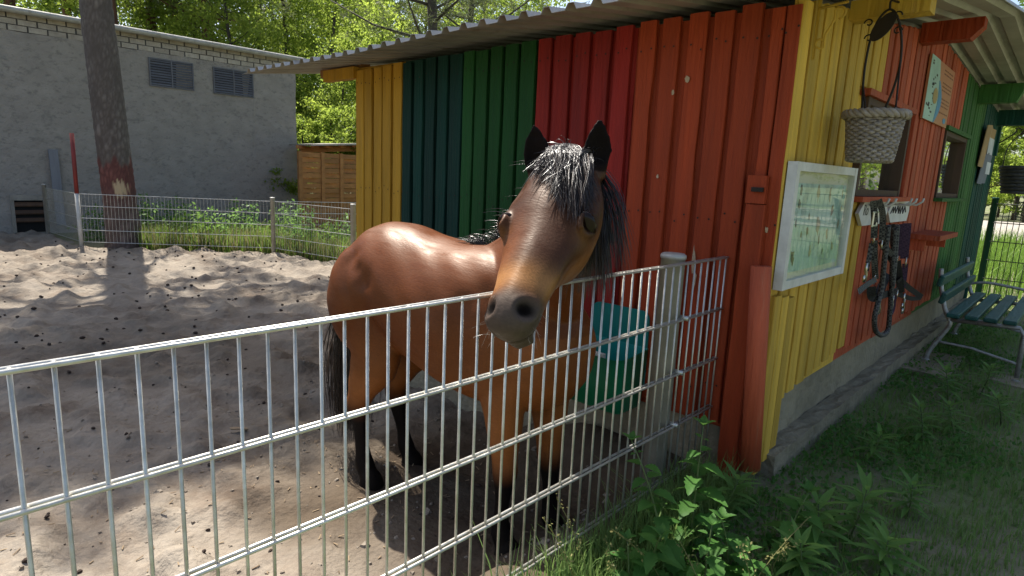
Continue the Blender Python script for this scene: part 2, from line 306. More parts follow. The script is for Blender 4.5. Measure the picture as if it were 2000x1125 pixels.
rough_slab('plinth',(-3.47,WY+.03,-.4),(WX-.035,7.7,.345),M['plinth'],SHED,.004,(30,50,7))
rough_slab('footing',(WX-.035,WY+.14,-.1),(WX+.052,7.7,.10),M['plinth'],SHED,.0035,(2,60,3),3)
# pipe at the corner
p0=pY(1465,915,WY-.055); p1=pY(1487,520,WY-.055); b=MB(); b.tube([p0,p0.lerp(p1,.5),p1],.036,16); b.build('post_pipe',M['red_s'],SHED,True)
# roof
RX0,RX1,RY0,RY1=-4.33,-.50,1.885,8.2
pit=.118; prof=[]; x=RX0
while x<RX1:
    for dx,h in ((0,0),(.058,0),(.072,.024),(.100,.024),(.114,0)): prof.append((x+dx,h))
    x+=pit
ysr=[RY0,2.1,2.4,2.8,3.3,3.9,YR,5.2,6.2,7.2,RY1]; V=[];F=[]
for yy in ysr:
    for (xx,h) in prof: V.append((xx,yy,roof_z(yy,xx)+h+.012+.006*math.sin(xx*3.1+yy)))
n=len(prof)
for i in range(len(ysr)-1):
    for k in range(n-1): F.append((i*n+k,i*n+k+1,(i+1)*n+k+1,(i+1)*n+k))
o=mesh_obj('roof',np.array(V),F,M['roof'],SHED); md=o.modifiers.new('s','SOLIDIFY'); md.thickness=.002
def purlin(y,x0,x1,mat,h=.085,d=.075,drop=.0,cut=0):
    zt=min(roof_z(y-d/2,-.8),roof_z(y+d/2,-.8))-.004-drop; b=MB()
    b.prism([(x0,y-d/2,zt-h),(x1-cut,y-d/2,zt-h),(x1,y-d/2,zt-h*.45),(x1,y-d/2,zt),(x0,y-d/2,zt)][::-1],(0,d,0)); return b.build('purlin',mat,SHED)
purlin(pX(1660,33,WX).y+.03,WX+.002,-.56,M['yellow_s'],.07,.09); purlin(pX(1800,52,WX).y+.04,WX+.002,-.56,M['orange'],.10,.09,0,.05)
purlin(pX(1912,195,WX).y,WX+.002,-.56,M['green_s'],.14,.09,0,.03); purlin(7.5,WX+.002,-.52,M['dgreen_s'],.14,.1)
purlin(WY+.07,-4.06,pY(696,140,WY).x-.004,M['tanwood'],.07,.07); b=MB(); z=roof_z(WY,-3.8); b.box((-3.93,WY-.02,z-.075),(pY(696,140,WY).x-.002,WY+.03,z-.004)); b.build('purlin',M['yellow'],SHED)
# far gable end and rear closed by plain boards
b=MB(); b.box((-3.5,WY+.05,.2),(-3.46,7.7,1.76)); b.build('end_wall',M['yellow'],SHED); b=MB(); b.box((-3.5,7.7,.0),(WX-.01,7.74,1.85)); b.build('rear_wall',M['dgreen_s'],SHED)
# little shelf on the wall
a_=pX(1765,462,WX); zs=.905; b=MB(); b.box((WX+.003,pX(1768,470,WX).y,zs-.03),(-.655,pX(1768,470,WX).y+.62,zs)); so_=b.build('shelf',M['red_s'],SHED)
b=MB(); y0=pX(1768,470,WX).y; b.box((WX+.003,y0+.03,zs-.10),(-.73,y0+.05,zs-.031)).box((WX+.003,y0+.5,zs-.10),(-.70,y0+.52,zs-.031)); b.box((WX+.003,y0+.03,zs-.11),(WX+.02,y0+.6,zs-.075)); b.build('shelf_bracket',M['red_s'],so_)
# ================================================================ grey building
BX=-12.93; BLD=thing('rendered_building','long grey rendered building with pale brick band and louvred vents','building',(BX-2.5,1,SAND))
zb=pX(300,102,BX).z; yb1=pX(580,300,BX).y; zt=pX(300,70,BX).z
rough_slab('wall',(BX-5,-9,-.5),(BX,yb1,zb),M['render_grey'],BLD,.006,(0,70,20),4)
b=MB(); b.box((BX-5,-9,zb),(BX-.012,yb1-.005,zt)); b.build('mortar_band',M['mortar'],BLD)
bh=(zt-zb)/3; proto=None
for r in range(3):
    y=-2+(.13 if r%2 else 0)
    while y<yb1-.02:
        L_=min(.25,yb1-y)-.012
        b=MB(); j=RB.normal(0,.002); b.box((BX-.05,y,zb+r*bh+.006),(BX+.004+j,y+L_,zb+(r+1)*bh-.008)); b.build('brick',M['brick'],BLD); y+=.262
b=MB(); b.box((BX-5.2,-9.2,zt+.002),(BX+.10,yb1+.16,zt+.05)); b.build('roof_slab',M['concrete'],BLD)
b=MB(); b.tube([(BX+.15,-9,zt+.03),(BX+.15,yb1+.1,zt+.0)],.05,10); b.build('gutter',M['galv_post'],BLD,True)
M['vent']=pmat('grey_vent_metal',(.14,.145,.16,1),(.10,.10,.11,1),rough=.6,metal=.3)
M['black']=pmat('dark_void',(.008,.008,.008,1),rough=.9)
for (x0,y0,x1,y1) in ((289,113,379,181),(415,131,495,194)):
    A_=pX(x0,y0,BX); B_=pX(x1,y1,BX); ya,yb=A_.y,B_.y; z1=pX((x0+x1)/2,(y0+ (y0+y1)/2-((y1-y0)/2))/1 if 0 else y0+5,BX).z; z0=z1-.50; zm=None
    f=MB(); e=.022; f.box((BX-.02,ya,z0),(BX+.03,ya+e,z1)).box((BX-.02,yb-e,z0),(BX+.03,yb,z1)).box((BX-.02,ya+e,z1-e),(BX+.028,yb-e,z1)).box((BX-.02,ya+e,z0),(BX+.028,yb-e,z0+e)).box((BX-.01,(ya+yb)/2-e/2,z0+e),(BX+.032,(ya+yb)/2+e/2,z1-e))
    vo=f.build('vent',M['vent'],BLD); b=MB(); b.box((BX+.001,ya+e,z0+e),(BX+.006,yb-e,z1-e)); b.build('void',M['black'],vo)
    ns=10
    for i in range(ns):
        zz=z0+e+(z1-z0-2*e)*(i+.5)/ns
        for (u,v) in ((ya+e,(ya+yb)/2-e/2),((ya+yb)/2+e/2,yb-e)):
            b=MB(); b.prism([(BX+.008,u,zz+.018),(BX+.026,u,zz-.016),(BX+.028,u,zz-.012),(BX+.010,u,zz+.022)],(0,v-u,0)); b.build('slat',M['vent'],vo)
# low vent by the ground
A_=pX(18,384,BX); B_=pX(92,452,BX); f=MB(); f.box((BX-.02,A_.y,A_.z-.06),(BX+.05,B_.y,A_.z+.03)); f.box((BX-.02,A_.y,B_.z),(BX+.04,A_.y+.05,A_.z-.06)); vo=f.build('low_vent',M['concrete'],BLD)
b=MB(); b.box((BX+.002,A_.y+.05,B_.z),(BX+.01,B_.y,A_.z-.06)); b.build('void',M['black'],vo)
for i in range(3):
    zz=A_.z-.13-i*.13; b=MB(); b.prism([(BX+.012,A_.y+.05,zz+.02),(BX+.045,A_.y+.05,zz-.03),(BX+.05,A_.y+.05,zz-.01),(BX+.015,A_.y+.05,zz+.04)],(0,B_.y-A_.y-.05,0)); b.build('slat',M['darkwood'],vo)
GP=G.copy(); GP.node_tree.nodes['Transparent BSDF'].inputs[0].default_value=(.98,.99,.98,1); GP.name='poster_glass'; GP.node_tree.nodes['Math'].inputs[1].default_value=6
# ================================================================ near wire fence
FX=-1.002; TZ=CH-.2845; Y0=.1124
FEN=thing('mesh_fence','near galvanised double-rod mesh fence the pony leans over, running up to the shed','fence',(FX,.9,0))
b=MB(); b.tube([(FX,0,TZ-.83),(FX,0,TZ+.002)],.0034,8); v0=None
for n in range(-12,44):
    y=Y0+.05*n
    if y>WY-.004: break
    if v0 is None: v0=MB().tube([(FX,y,TZ-.825),(FX,y,TZ+.003)],.0034,8).build('vertical_wire',M['galv'],FEN,True); zc=WL[v0.name].z
    else: clone(v0,(FX,y+RB.normal(0,.0005),zc),FEN)
h0=None
for k in range(5):
    for s in (-1,1):
        z=TZ-.2*k
        if h0 is None: h0=MB().tube([(FX+s*.0074,Y0-.62,z),(FX+s*.0074,WY-.008,z)],.0041,8).build('horizontal_rod',M['galv'],FEN,True); hc=WL[h0.name]
        else: clone(h0,(FX+s*.0074,hc.y,z),FEN)
def post(y,x,parent,zt,r=.031,zb=-.3,mat=None,name='post'):
    b=MB(); n=16; pr=[]
    b.lathe([(r,zb),(r,zt-.012),(r+.003,zt-.012),(r+.003,zt),(r-.004,zt+.006)],(x,y,0),n); return b.build(name,mat or M['galv_post'],parent,True)
pp=pX(1306,600,FX-.055); po=post(pp.y,FX-.055,FEN,TZ+.022,.042)
for k in (1,2,3): 
    z=TZ-.2*k; MB().tube([(FX-.018,pp.y+.012,z+.004),(FX+.018,pp.y+.012,z+.004)],.009,8).build('clamp_bolt',M['galv'],po,True)
# ================================================================ far fences
def mesh_panel(root,a,b_,zt,h=.83,nr=5,step=.05,rv=.0017,rh=.0034,name='wire_grid'):
    a=Vector(a);b_=Vector(b_); d=(b_-a); L_=d.length; d.normalize(); B=MB(); k=0
    while k*step<L_: p=a+d*(k*step); B.tube([(p.x,p.y,p.z+zt-h),(p.x,p.y,p.z+zt)],rv,4,False); k+=1
    B.build(name,M['galv'],root,kind='stuff')
    for i in range(nr):
        z=zt-h+.01+(h-.02)*i/(nr-1); MB().tube([(a.x,a.y,a.z+z),(b_.x,b_.y,b_.z+z)],rh*1.35,5).build('rail',M['galv'],root)
FF=thing('wire_fence','far low mesh fence along the weeds below the grey building wall','fence',tuple(fp1))
def topz(x,y,bp): return pD(x,y,math.hypot(bp.x,bp.y)).z
ft=topz(154,377,fp1)-SAND
for (p,tz,r) in ((fp0,topz(88,360,fp0),.03),(fp2,topz(531,386,fp2),.033),(fp3,topz(686,399,fp3),.036)): post(p.y,p.x,FF,tz,r,SAND-.3)
tp=pZ(222,479,SAND); post(tp.y,tp.x,FF,SAND+ft,.012,SAND-.2)
for a_,b_ in ((fp0,fp1),(fp1,fp2),(fp2,fp3)): mesh_panel(FF,a_,b_,ft-.0,ft-.08)
fpr=fp2+Vector((1.4,3.6,0)); mesh_panel(FF,fp2,fpr,ft,ft-.08)
# red and white pole at the far fence
pt=pD(140,260,math.hypot(fp1.x,fp1.y)); pm=pD(150,378,math.hypot(fp1.x,fp1.y))
PO=thing('marker_pole','thin pole with red upper half and white lower half at the far fence','pole',tuple(fp1))
M['redp']=pmat('red_pole_paint',(.20,.03,.026,1),rough=.6); b=MB(); b.tube([fp1+Vector((0,0,-.1)),pm],.029,10); b.build('lower_half',M['white_paint'],PO,True); b=MB(); b.tube([pm,pt],.027,10); b.build('upper_half',M['redp'],PO,True)
# plank leaning on the wall
q0=pX(120,440,BX+.10); q1=pX(103,292,BX+.03); o=MB().bar(q0,q1,.13,.03,(1,0,0)).build('plank',M['greywood'],None); tag(o,'weathered grey plank leaning upright against the grey wall','plank')
# ================================================================ woven larch fence and lean-to
def at(x,y,D): return pD(x,y,D)
D0=12.6; LT=thing('woven_fence','brown woven slat fence panel beside the grey building corner','fence',tuple(at(640,470,D0)))
l0_=at(585,298,D0); l1_=at(700,304,D0+1.0); zl=l0_.z; base=Vector((0,0,SAND))
for k,tq in enumerate((0,.36,.68,1.0)):
    p=l0_.lerp(l1_,tq); MB().box((p.x-.035,p.y-.035,SAND-.2),(p.x+.035,p.y+.035,zl+.03)).build('post',M['tanwood'],LT)
dd=(l1_-l0_); dd.z=0; dn=Vector((-dd.y,dd.x,0)).normalized()
for i in range(15):
    z=zl-.03-i*.098
    for k,(u,v) in enumerate(((.0,.36),(.36,.68),(.68,1.0))):
        a_=l0_+dd*(u+.02); c_=l0_+dd*(v-.02); s=.022*(1 if (i+k)%2 else -1); b=MB(); R=[]
        for q in range(7):
            p=a_.lerp(c_,q/6)+dn*(s*math.sin(math.pi*q/6)); R.append([(p.x-dn.x*.005,p.y-dn.y*.005,z-.046),(p.x+dn.x*.005,p.y+dn.y*.005,z-.046),(p.x+dn.x*.005,p.y+dn.y*.005,z+.046),(p.x-dn.x*.005,p.y-dn.y*.005,z+.046)])
        b.loft(R).build('slat',M['tanwood'],LT)
RO=thing('lean_to_roof','small flat lean-to roof with rafters behind the woven fence','roof',tuple(at(640,470,D0+1.6)))
r0_=at(586,283,D0+1.3); r1_=at(706,281,D0+2.1); MB().bar(r0_,r1_,.9,.035).build('roof_sheet',M['roof'],RO); MB().bar(r0_-Vector((0,0,.10)),r1_-Vector((0,0,.10)),.06,.12).build('beam',M['tanwood'],RO)
for k in range(5):
    p=r0_.lerp(r1_,.06+k*.22)-Vector((0,0,.055)); d_=Vector((_fw.x,_fw.y,0)).normalized(); MB().bar(p-d_*.42,p+d_*.45,.05,.07).build('rafter',M['tanwood'],RO)
for tq in (.03,.95):
    p=r0_.lerp(r1_,tq); MB().box((p.x-.05,p.y-.05,SAND-.2),(p.x+.05,p.y+.05,p.z-.16)).build('post',M['tanwood'],RO)
# ================================================================ feeder
FE=thing('feeder','green plastic hanging feed trough with turquoise inside on the red boards','feeder',(-1.46,WY-.12,.2))
M['fgreen']=pmat('green_plastic',(.010,.22,.10,1),(.009,.18,.08,1),rough=.38,bump=.03,c3=(.05,.08,.05,1),s3=5,t3=(.66,.8)); M['fteal']=pmat('turquoise_plastic',(.012,.22,.19,1),(.01,.19,.165,1),rough=.4,bump=.03,c3=(.05,.14,.11,1),s3=6,t3=(.62,.8))
yb=WY-.006; yf=WY-.20
tl=pY(1160,586,yb); tr_=pY(1272,600,yb); ml=pY(1142,668,yb-.05); mr=pY(1262,672,yb-.05); xl,xr=tl.x,tr_.x; ztop=tl.z; zlip=.44; zbot=.185
b=MB(); arc=lambda x0,x1,z0,z1,r:[(x0,z0),(x1,z0)]+[(x1-r+r*math.cos(t),z1-r+r*math.sin(t)) for t in np.linspace(0,1.57,6)]+[(x0+r+r*math.cos(t),z1-r+r*math.sin(t)) for t in np.linspace(1.57,3.14,6)]
b.prism([(x,yb,z) for x,z in arc(xl,xr,zlip-.15,ztop,.04)],(0,-.008,0)); b.build('back_plate',M['fteal'],FE)
# bowl: rings from bottom to lip, hollow
def bring(x0,x1,y0,y1,z,r,zf=0):
    pts=[]
    for cx,cy,a0 in ((x1-r,y1-.004,0),(x0+r,y1-.004,1.57),(x0+r,y0+r,3.14),(x1-r,y0+r,4.71)):
        for t in np.linspace(a0,a0+1.57,5): 
            rr=r if cy<y1-.005 else .004
            xx=cx+ (r if cy<y1-.005 else r)*math.cos(t); yy=cy+rr*math.sin(t); pts.append((xx,yy,z-zf*(y1-yy)))
    return pts
out=[bring(xl-.01,xr-.02,WY-.17,yb-.009,zbot,.03),bring(xl-.03,xr-.005,WY-.195,yb-.009,zbot+.02,.04),bring(xl-.035,xr+.0,WY-.215,yb-.009,zbot+.12,.05),bring(xl-.03,xr+.01,WY-.225,yb-.009,zlip+.01,.055,.10),bring(xl-.030,xr+.012,WY-.227,yb-.009,zlip+.016,.055,.10)]
inn=[bring(xl-.024,xr+.004,WY-.218,yb-.012,zlip+.008,.05,.10),bring(xl+.008,xr-.008,WY-.178,yb-.012,zbot+.15,.045),bring(xl+.03,xr-.03,WY-.125,yb-.012,zbot+.05,.035)]
b=MB(); b.loft(out,False); b.add(out[0],[tuple(range(20))[::-1]]); b.build('bowl',M['fgreen'],FE,True); b=MB(); b.loft([out[-1]]+inn,False); b.add(inn[-1],[tuple(range(20))]); b.build('bowl_lining',M['fteal'],FE,True)
lp=pY(1178,692,WY-.18); b=MB(); b.box((lp.x-.03,WY-.222,lp.z-.012),(lp.x+.03,WY-.205,lp.z+.014)); b.build('paper_label',M['white_paint'],FE)
# ================================================================ framed poster on the yellow wall
def side(x,y,off=0): p=pX(x,y,WX+off); return p
c0=[pX(1554,315,WX+.035),pX(1669,328,WX+.035),pX(1649,537,WX+.035),pX(1528,557,WX+.035)]
FR=thing('poster_frame','large white framed animal poster behind glass on the yellow boards','picture',tuple((c0[0]+c0[2])/2))
ya=(c0[0].y+c0[3].y)/2; yb_=(c0[1].y+c0[2].y)/2; za=(c0[2].z+c0[3].z)/2-.004; zb_=(c0[0].z+c0[1].z)/2
fw=.032; xf=WX+.006; b=MB()
b.box((xf,ya,za),(xf+.034,ya+fw,zb_)).box((xf,yb_-fw,za),(xf+.034,yb_,zb_)).box((xf,ya+fw,zb_-fw),(xf+.032,yb_-fw,zb_)).box((xf,ya+fw,za),(xf+.032,yb_-fw,za+fw)); b.build('frame',M['white_paint'],FR)
M['mat_board']=pmat('cream_card',(.50,.49,.36,1),(.45,.44,.33,1),rough=.6,bump=.02); M['print']=pmat('blue_green_print',(.27,.42,.38,1),(.36,.46,.36,1),scale=4,rough=.5,bump=.02,c3=(.20,.30,.26,1),s3=9,t3=(.52,.62))
b=MB(); b.box((xf+.004,ya+fw,za+fw),(xf+.008,yb_-fw,zb_-fw)); b.build('mount',M['mat_board'],FR)
pr=(ya+.075,yb_-.05,za+.055,zb_-.075); b=MB(); b.box((xf+.0085,pr[0],pr[2]),(xf+.0105,pr[1],pr[3])); PRT=b.build('print',M['print'],FR)
M['ink']=[pmat('ink_'+str(i),c,rough=.6) for i,c in enumerate([(.05,.07,.06,1),(.22,.20,.12,1),(.12,.10,.06,1),(.33,.30,.19,1)])]
def figure(u,v,h,seed):
    r=np.random.default_rng(seed); yy=pr[0]+(pr[1]-pr[0])*u; zz=pr[2]+(pr[3]-pr[2])*v; hh=h*(pr[3]-pr[2]); ww=hh*r.uniform(.28,.5)/2*1.5; n=14
    pts=[]
    for k in range(n):
        t=2*math.pi*k/n; rad=1+r.normal(0,.22)+.3*math.cos(2*t+r.uniform(0,6)*.2); pts.append((xf+.0108,yy+ww*math.cos(t)*rad*.7,zz+hh/2*math.sin(t)*rad))
    return MB().prism(pts,(.0006,0,0)).build('printed_animal',M['ink'][seed%4],PRT)
sd=0
for u,v,h in [(.1,.93,.13),(.42,.9,.2),(.66,.88,.2),(.93,.9,.12),(.1,.76,.12),(.3,.62,.08),(.75,.68,.16),(.95,.7,.1),(.08,.55,.1),(.5,.52,.2),(.3,.45,.12),(.92,.5,.16),(.2,.42,.1),(.7,.4,.14),(.1,.16,.2),(.4,.2,.14),(.65,.18,.1),(.85,.22,.12),(.55,.33,.12)]:
    figure(u,v,h,sd); sd+=1
b=MB(); b.box((xf+.022,ya+fw,za+fw),(xf+.025,yb_-fw,zb_-fw)); b.build('pane',GP,FR)
# ================================================================ info board
c0=[pX(1821,106,WX+.02),pX(1865,138,WX+.02),pX(1850,250,WX+.02),pX(1803,232,WX+.02)]; ya=(c0[0].y+c0[3].y)/2; yb_=(c0[1].y+c0[2].y)/2; za=(c0[2].z+c0[3].z)/2; zb_=(c0[0].z+c0[1].z)/2; xs_=WX+.006
SI=thing('information_board','orange and mint information board with rows of print high on the red wall','sign',(xs_,(ya+yb_)/2,(za+zb_)/2))
M['mint']=pmat('mint_print',(.42,.60,.48,1),rough=.5,bump=.02); M['tan_o']=pmat('orange_print',(.48,.19,.08,1),(.44,.17,.075,1),rough=.5,bump=.02); M['bluep']=pmat('blue_print',(.08,.28,.45,1),rough=.5); M['inkd']=pmat('print_ink',(.06,.05,.04,1),rough=.6); M['oran2']=pmat('print_brown',(.25,.085,.035,1),rough=.6); M['ochre']=pmat('ochre_print',(.45,.30,.10,1),rough=.5)
w_=yb_-ya; h_=zb_-za; f=lambda u,v,x:(x,ya+u*w_,za+v*h_)
MB().box(f(0,0,xs_),f(1,1,xs_+.012)).build('panel',M['tan_o'],SI)
curve=[(.36+.10*math.sin(v*3.1+.4),v) for v in np.linspace(0,1,14)]
MB().prism([f(0,0,xs_+.0125)]+[f(u,v,xs_+.0125) for u,v in curve]+[f(0,1,xs_+.0125)],(.001,0,0)).build('mint_strip',M['mint'],SI)
MB().prism([f(u-.02,v,xs_+.0138) for u,v in curve[:10]]+[f(u+.13*math.sin(v*4.2+.1),v,xs_+.0138) for u,v in curve[:10]][::-1],(.001,0,0)).build('blue_curve',M['bluep'],SI)
MB().prism([f(.32+.09*math.cos(t),.42+.13*math.sin(t),xs_+.0148) for t in np.linspace(0,6.28,15)[:-1]],(.001,0,0)).build('ochre_patch',M['ochre'],SI)
r=np.random.default_rng(9)
B=MB()
for v0_ in (.9,.84,.69,.63,.57,.43,.37,.31,.2):
    u=.56
    while u<.93: w2_=r.uniform(.03,.1); B.box(f(u,v0_,xs_+.0125),f(min(u+w2_,.95),v0_+.022,xs_+.0133)); u+=w2_+.025
B.build('print_lines',M['oran2'],SI,kind='stuff'); B=MB()
for k in range(22): u,v=r.uniform(.03,.26),r.uniform(.06,.95); B.box(f(u,v,xs_+.0137),f(u+r.uniform(.02,.07),v+r.uniform(.012,.035),xs_+.0142))
B.build('print_marks',M['inkd'],SI,kind='stuff'); MB().prism([f(.85+.06*math.cos(t),.1+.05*math.sin(t),xs_+.0128) for t in np.linspace(0,6.28,13)[:-1]],(.001,0,0)).build('round_emblem',M['bluep'],SI)
# paper notices further along
M['card']=pmat('brown_card',(.40,.26,.12,1),rough=.8); M['paper']=pmat('white_paper',(.62,.62,.60,1),rough=.7,bump=.03)
for i,(x,y,hh,ww,lb,mt) in enumerate(((1925,288,.17,.26,'brown card notice with white label, the upper of two on the dark green boards','card'),(1920,330,.13,.22,'crumpled grey card notice with white label, the lower of two on the dark green boards','greywood'))):
    p=pX(x,y,WX+.02); N_=thing('notice',lb,'notice',tuple(p)); b=MB(); R=[]
    for k in range(6): R.append([(WX+.006+.02*math.sin(k*1.3)+.01,p.y-ww+2*ww*k/5,p.z-hh*(1+.05*math.sin(k))),(WX+.012+.02*math.sin(k*1.3)+.01,p.y-ww+2*ww*k/5,p.z-hh*(1+.05*math.sin(k))),(WX+.012+.02*math.sin(k*1.3)+.03,p.y-ww+2*ww*k/5,p.z+hh*(1+.04*math.sin(k*2))),(WX+.006+.02*math.sin(k*1.3)+.03,p.y-ww+2*ww*k/5,p.z+hh)])
    b.loft(R).build('card',M[mt],N_); MB().box((WX+.052,p.y-ww*.55,p.z-hh*.35),(WX+.055,p.y+ww*.65,p.z+hh*.45)).build('label_paper',M['paper'],N_)
# ================================================================ hook rack with halters
hl=pX(1675,418,WX+.02); hr=pX(1776,400,WX+.02); z0,z1=pX(1676,440,WX).z,pX(1700,391,WX).z; z0=min(z0,1.03)
RK=thing('hook_rack','white wooden halter rack with six-sided name boards under the red sill','rack',(WX,hl.y,z0))
ym=hl.y+(hr.y-hl.y)*.52
for (u,v) in ((hl.y,ym-.01),(ym+.01,hr.y)):
    q=(v-u)*.16; zc_=(z0+z1)/2; o=MB().prism([(WX+.008,u,zc_),(WX+.008,u+q,z0),(WX+.008,v-q*.4,z0),(WX+.008,v,zc_),(WX+.008,v-q*.4,z1),(WX+.008,u+q,z1)],(.016,0,0)).build('name_board',M['white_paint'],RK)
def scrawl(y0,y1,zc_,h,n,seed,x):
    r=np.random.default_rng(seed); B=MB(); pts=[]
    for k in range(n): pts.append((x,y0+(y1-y0)*(k+r.normal(0,.2))/n,zc_+h*(.5 if k%2 else -.5)*r.uniform(.5,1)))
    return B.tube(pts,.0035,4)
f_=bpy.data.curves.new('ft','FONT'); f_.body='Ro'; f_.size=.075; f_.extrude=.0006; f_.shear=.2; to=bpy.data.objects.new('lettering',f_); COL.objects.link(to); bpy.context.view_layer.update()
me_=bpy.data.meshes.new_from_object(to.evaluated_get(bpy.context.evaluated_depsgraph_get())); bpy.data.objects.remove(to); lo=bpy.data.objects.new('lettering',me_); me_.materials.append(M['inkd']); COL.objects.link(lo); put(lo,Vector((WX+.0247,hl.y+.07,(z0+z1)/2-.01)),RK); lo.rotation_euler=(math.pi/2,0,math.pi/2)
scrawl(ym+.06,hr.y-.08,(z0+z1)/2+.01,.05,13,4,WX+.0255).build('lettering',M['inkd'],RK)
hooks=[hl.y+.16,hl.y+.30,ym+.10,ym+.22,hr.y-.1]
for y in hooks: MB().tube([(WX+.024,y,z1-.02),(WX+.075,y,z1-.025),(WX+.10,y,z1-.005),(WX+.105,y,z1+.015)],.006,6).build('hook',M['white_paint'],RK,True)
def webbing(name,c1,c2):
    Mx=bpy.data.materials.new(name); Mx.use_nodes=True; t=Mx.node_tree; p=t.nodes['Principled BSDF']; tc=nd(t,'ShaderNodeTexCoord'); ck=nd(t,'ShaderNodeTexChecker'); ck.inputs['Scale'].default_value=95; ck.inputs[1].default_value=c1; ck.inputs[2].default_value=c2; t.links.new(tc.outputs['Object'],ck.inputs[0]); t.links.new(ck.outputs[0],p.inputs[0]); p.inputs['Roughness'].default_value=.8; return Mx
M['web_black']=webbing('black_webbing',(.008,.008,.009,1),(.022,.022,.021,1)); M['web_grey']=webbing('grey_check_webbing',(.012,.012,.013,1),(.09,.088,.08,1)); M['web_purple']=webbing('purple_webbing',(.03,.012,.035,1),(.06,.03,.06,1)); M['steel']=pmat('nickel_steel',(.6,.58,.54,1),rough=.28,metal=1,bump=.02)
def strap(pts,w_,mat,parent,name='strap',th=.004):
    b=MB(); pts=[Vector(p) for p in pts]; N=len(pts); R=[]
    for i,p in enumerate(pts):
        d=(pts[min(i+1,N-1)]-pts[max(i-1,0)]).normalized(); fc=Vector((.35,-.93,0)); sd=d.cross(fc); 
        if sd.length<.1: sd=Vector((0,1,0))
        sd=sd.normalized()*w_/2; nn=fc*th/2; R.append([p-sd-nn,p+sd-nn,p+sd+nn,p-sd+nn])
    return b.loft(R).build(name,mat,parent)
def curve(P,n=8):
    P=[Vector(p) for p in P]; out=[]
    for i in range(len(P)-1):
        p0,p1,p2,p3=P[max(i-1,0)],P[i],P[i+1],P[min(i+2,len(P)-1)]
        for k in range(n):
            t=k/n; out.append(.5*((2*p1)+(p2-p0)*t+(2*p0-5*p1+4*p2-p3)*t*t+(3*p1-p0-3*p2+p3)*t**3))
    return out+[P[-1]]
def ringm(c,r,parent,nrm=(1,0,0),w_=.0035,name='ring'):
    c=Vector(c); nn=Vector(nrm).normalized(); u=nn.orthogonal().normalized(); v=nn.cross(u); return MB().tube([c+(u*math.cos(t)+v*math.sin(t))*r for t in np.linspace(0,6.283,17)[:-1]],w_,6,closed=True).build(name,M['steel'],parent,True)
def wp(x,y,off): return pX(x,y,WX+off)
def HP(lst,off): return curve([wp(x,y,off+ (o[0] if o else 0)) for x,y,*o in lst])
def halter(label,mat,hook,straps,rings,ropes,clips):
    T=thing('halter',label,'halter',tuple(wp(*hook,.09)),'halters hung on the white rack')
    for lst,w_,off in straps: strap(HP(lst,off),w_*.8,mat,T,th=.006)
    for x,y,r_ in rings: ringm(wp(x,y,.10),r_,T,(1,.2,0))
    for lst,off,mr_ in ropes: MB().tube(HP(lst,off),.013,7).build('rope',mr_ or mat,T,True)
    for x,y in clips: 
        c=wp(x,y,.10); o=MB().tube([c+Vector((0,.0,.05)),c+Vector((0,.0,.015)),c+Vector((0,.018,-.005)),c+Vector((0,.012,-.035)),c+Vector((0,-.012,-.035)),c+Vector((0,-.016,-.005))],.006,6).build('snap_hook',M['steel'],T,True)
    return T
halter('black chequered webbing halter with square buckle, hung first on the white rack','x' and M['web_grey'],(1710,392),
  [([(1706,392),(1708,430),(1707,465)],.034,.105),([(1716,390),(1724,420),(1722,470)],.034,.085),([(1708,470),(1708,510),(1710,545)],.034,.10),([(1712,545),(1695,555),(1676,570)],.034,.11),([(1702,475),(1698,500),(1692,530)],.024,.09),([(1726,480),(1740,495),(1752,510)],.030,.10)],
  [(1707,466,.024),(1722,478,.02),(1708,545,.024)],[([(1735,440),(1728,500),(1722,560),(1715,590),(1708,620),(1710,645),(1722,655),(1734,645),(1738,615),(1741,570),(1744,500),(1748,445)],.10,None)],[(1690,535),(1717,600)])
o=MB(); c=wp(1709,428,.112)
for s1,s2 in (((-.035,-.03),(.035,-.03)),((.035,-.03),(.035,.03)),((.035,.03),(-.035,.03)),((-.035,.03),(-.035,-.03))): o.tube([c+Vector((0,s1[0],s1[1])),c+Vector((0,s2[0],s2[1]))],.005,6)
o.build('buckle',M['steel'],[t for t in bpy.data.objects if t.name=='halter'][0])
halter('plain black padded halter with steel rings, hung in the middle of the rack',M['web_black'],(1735,440),
  [([(1742,438),(1745,480),(1750,505)],.036,.075),([(1722,470),(1735,495),(1752,525),(1758,560)],.045,.08),([(1702,560),(1705,582),(1730,575),(1752,568)],.05,.085),([(1735,535),(1722,560),(1716,580)],.05,.07),([(1752,510),(1756,540),(1760,572)],.045,.095),([(1756,545),(1775,562),(1800,580)],.04,.10),([(1756,575),(1780,583),(1800,582)],.035,.085)],
  [(1752,508,.022),(1752,575,.024)],[([(1752,440),(1748,500),(1743,560)],.105,M['web_grey'])],[(1764,590),(1742,595)])
halter('dark purple halter with narrow straps, hung last on the white rack',M['web_purple'],(1770,440),
  [([(1758,438),(1757,470),(1755,500)],.03,.10),([(1772,436),(1768,480),(1766,505)],.05,.09),([(1768,515),(1766,540),(1762,560)],.035,.09),([(1745,575),(1742,600),(1738,612)],.04,.09)],[(1769,512,.028)],[],[(1764,600)])
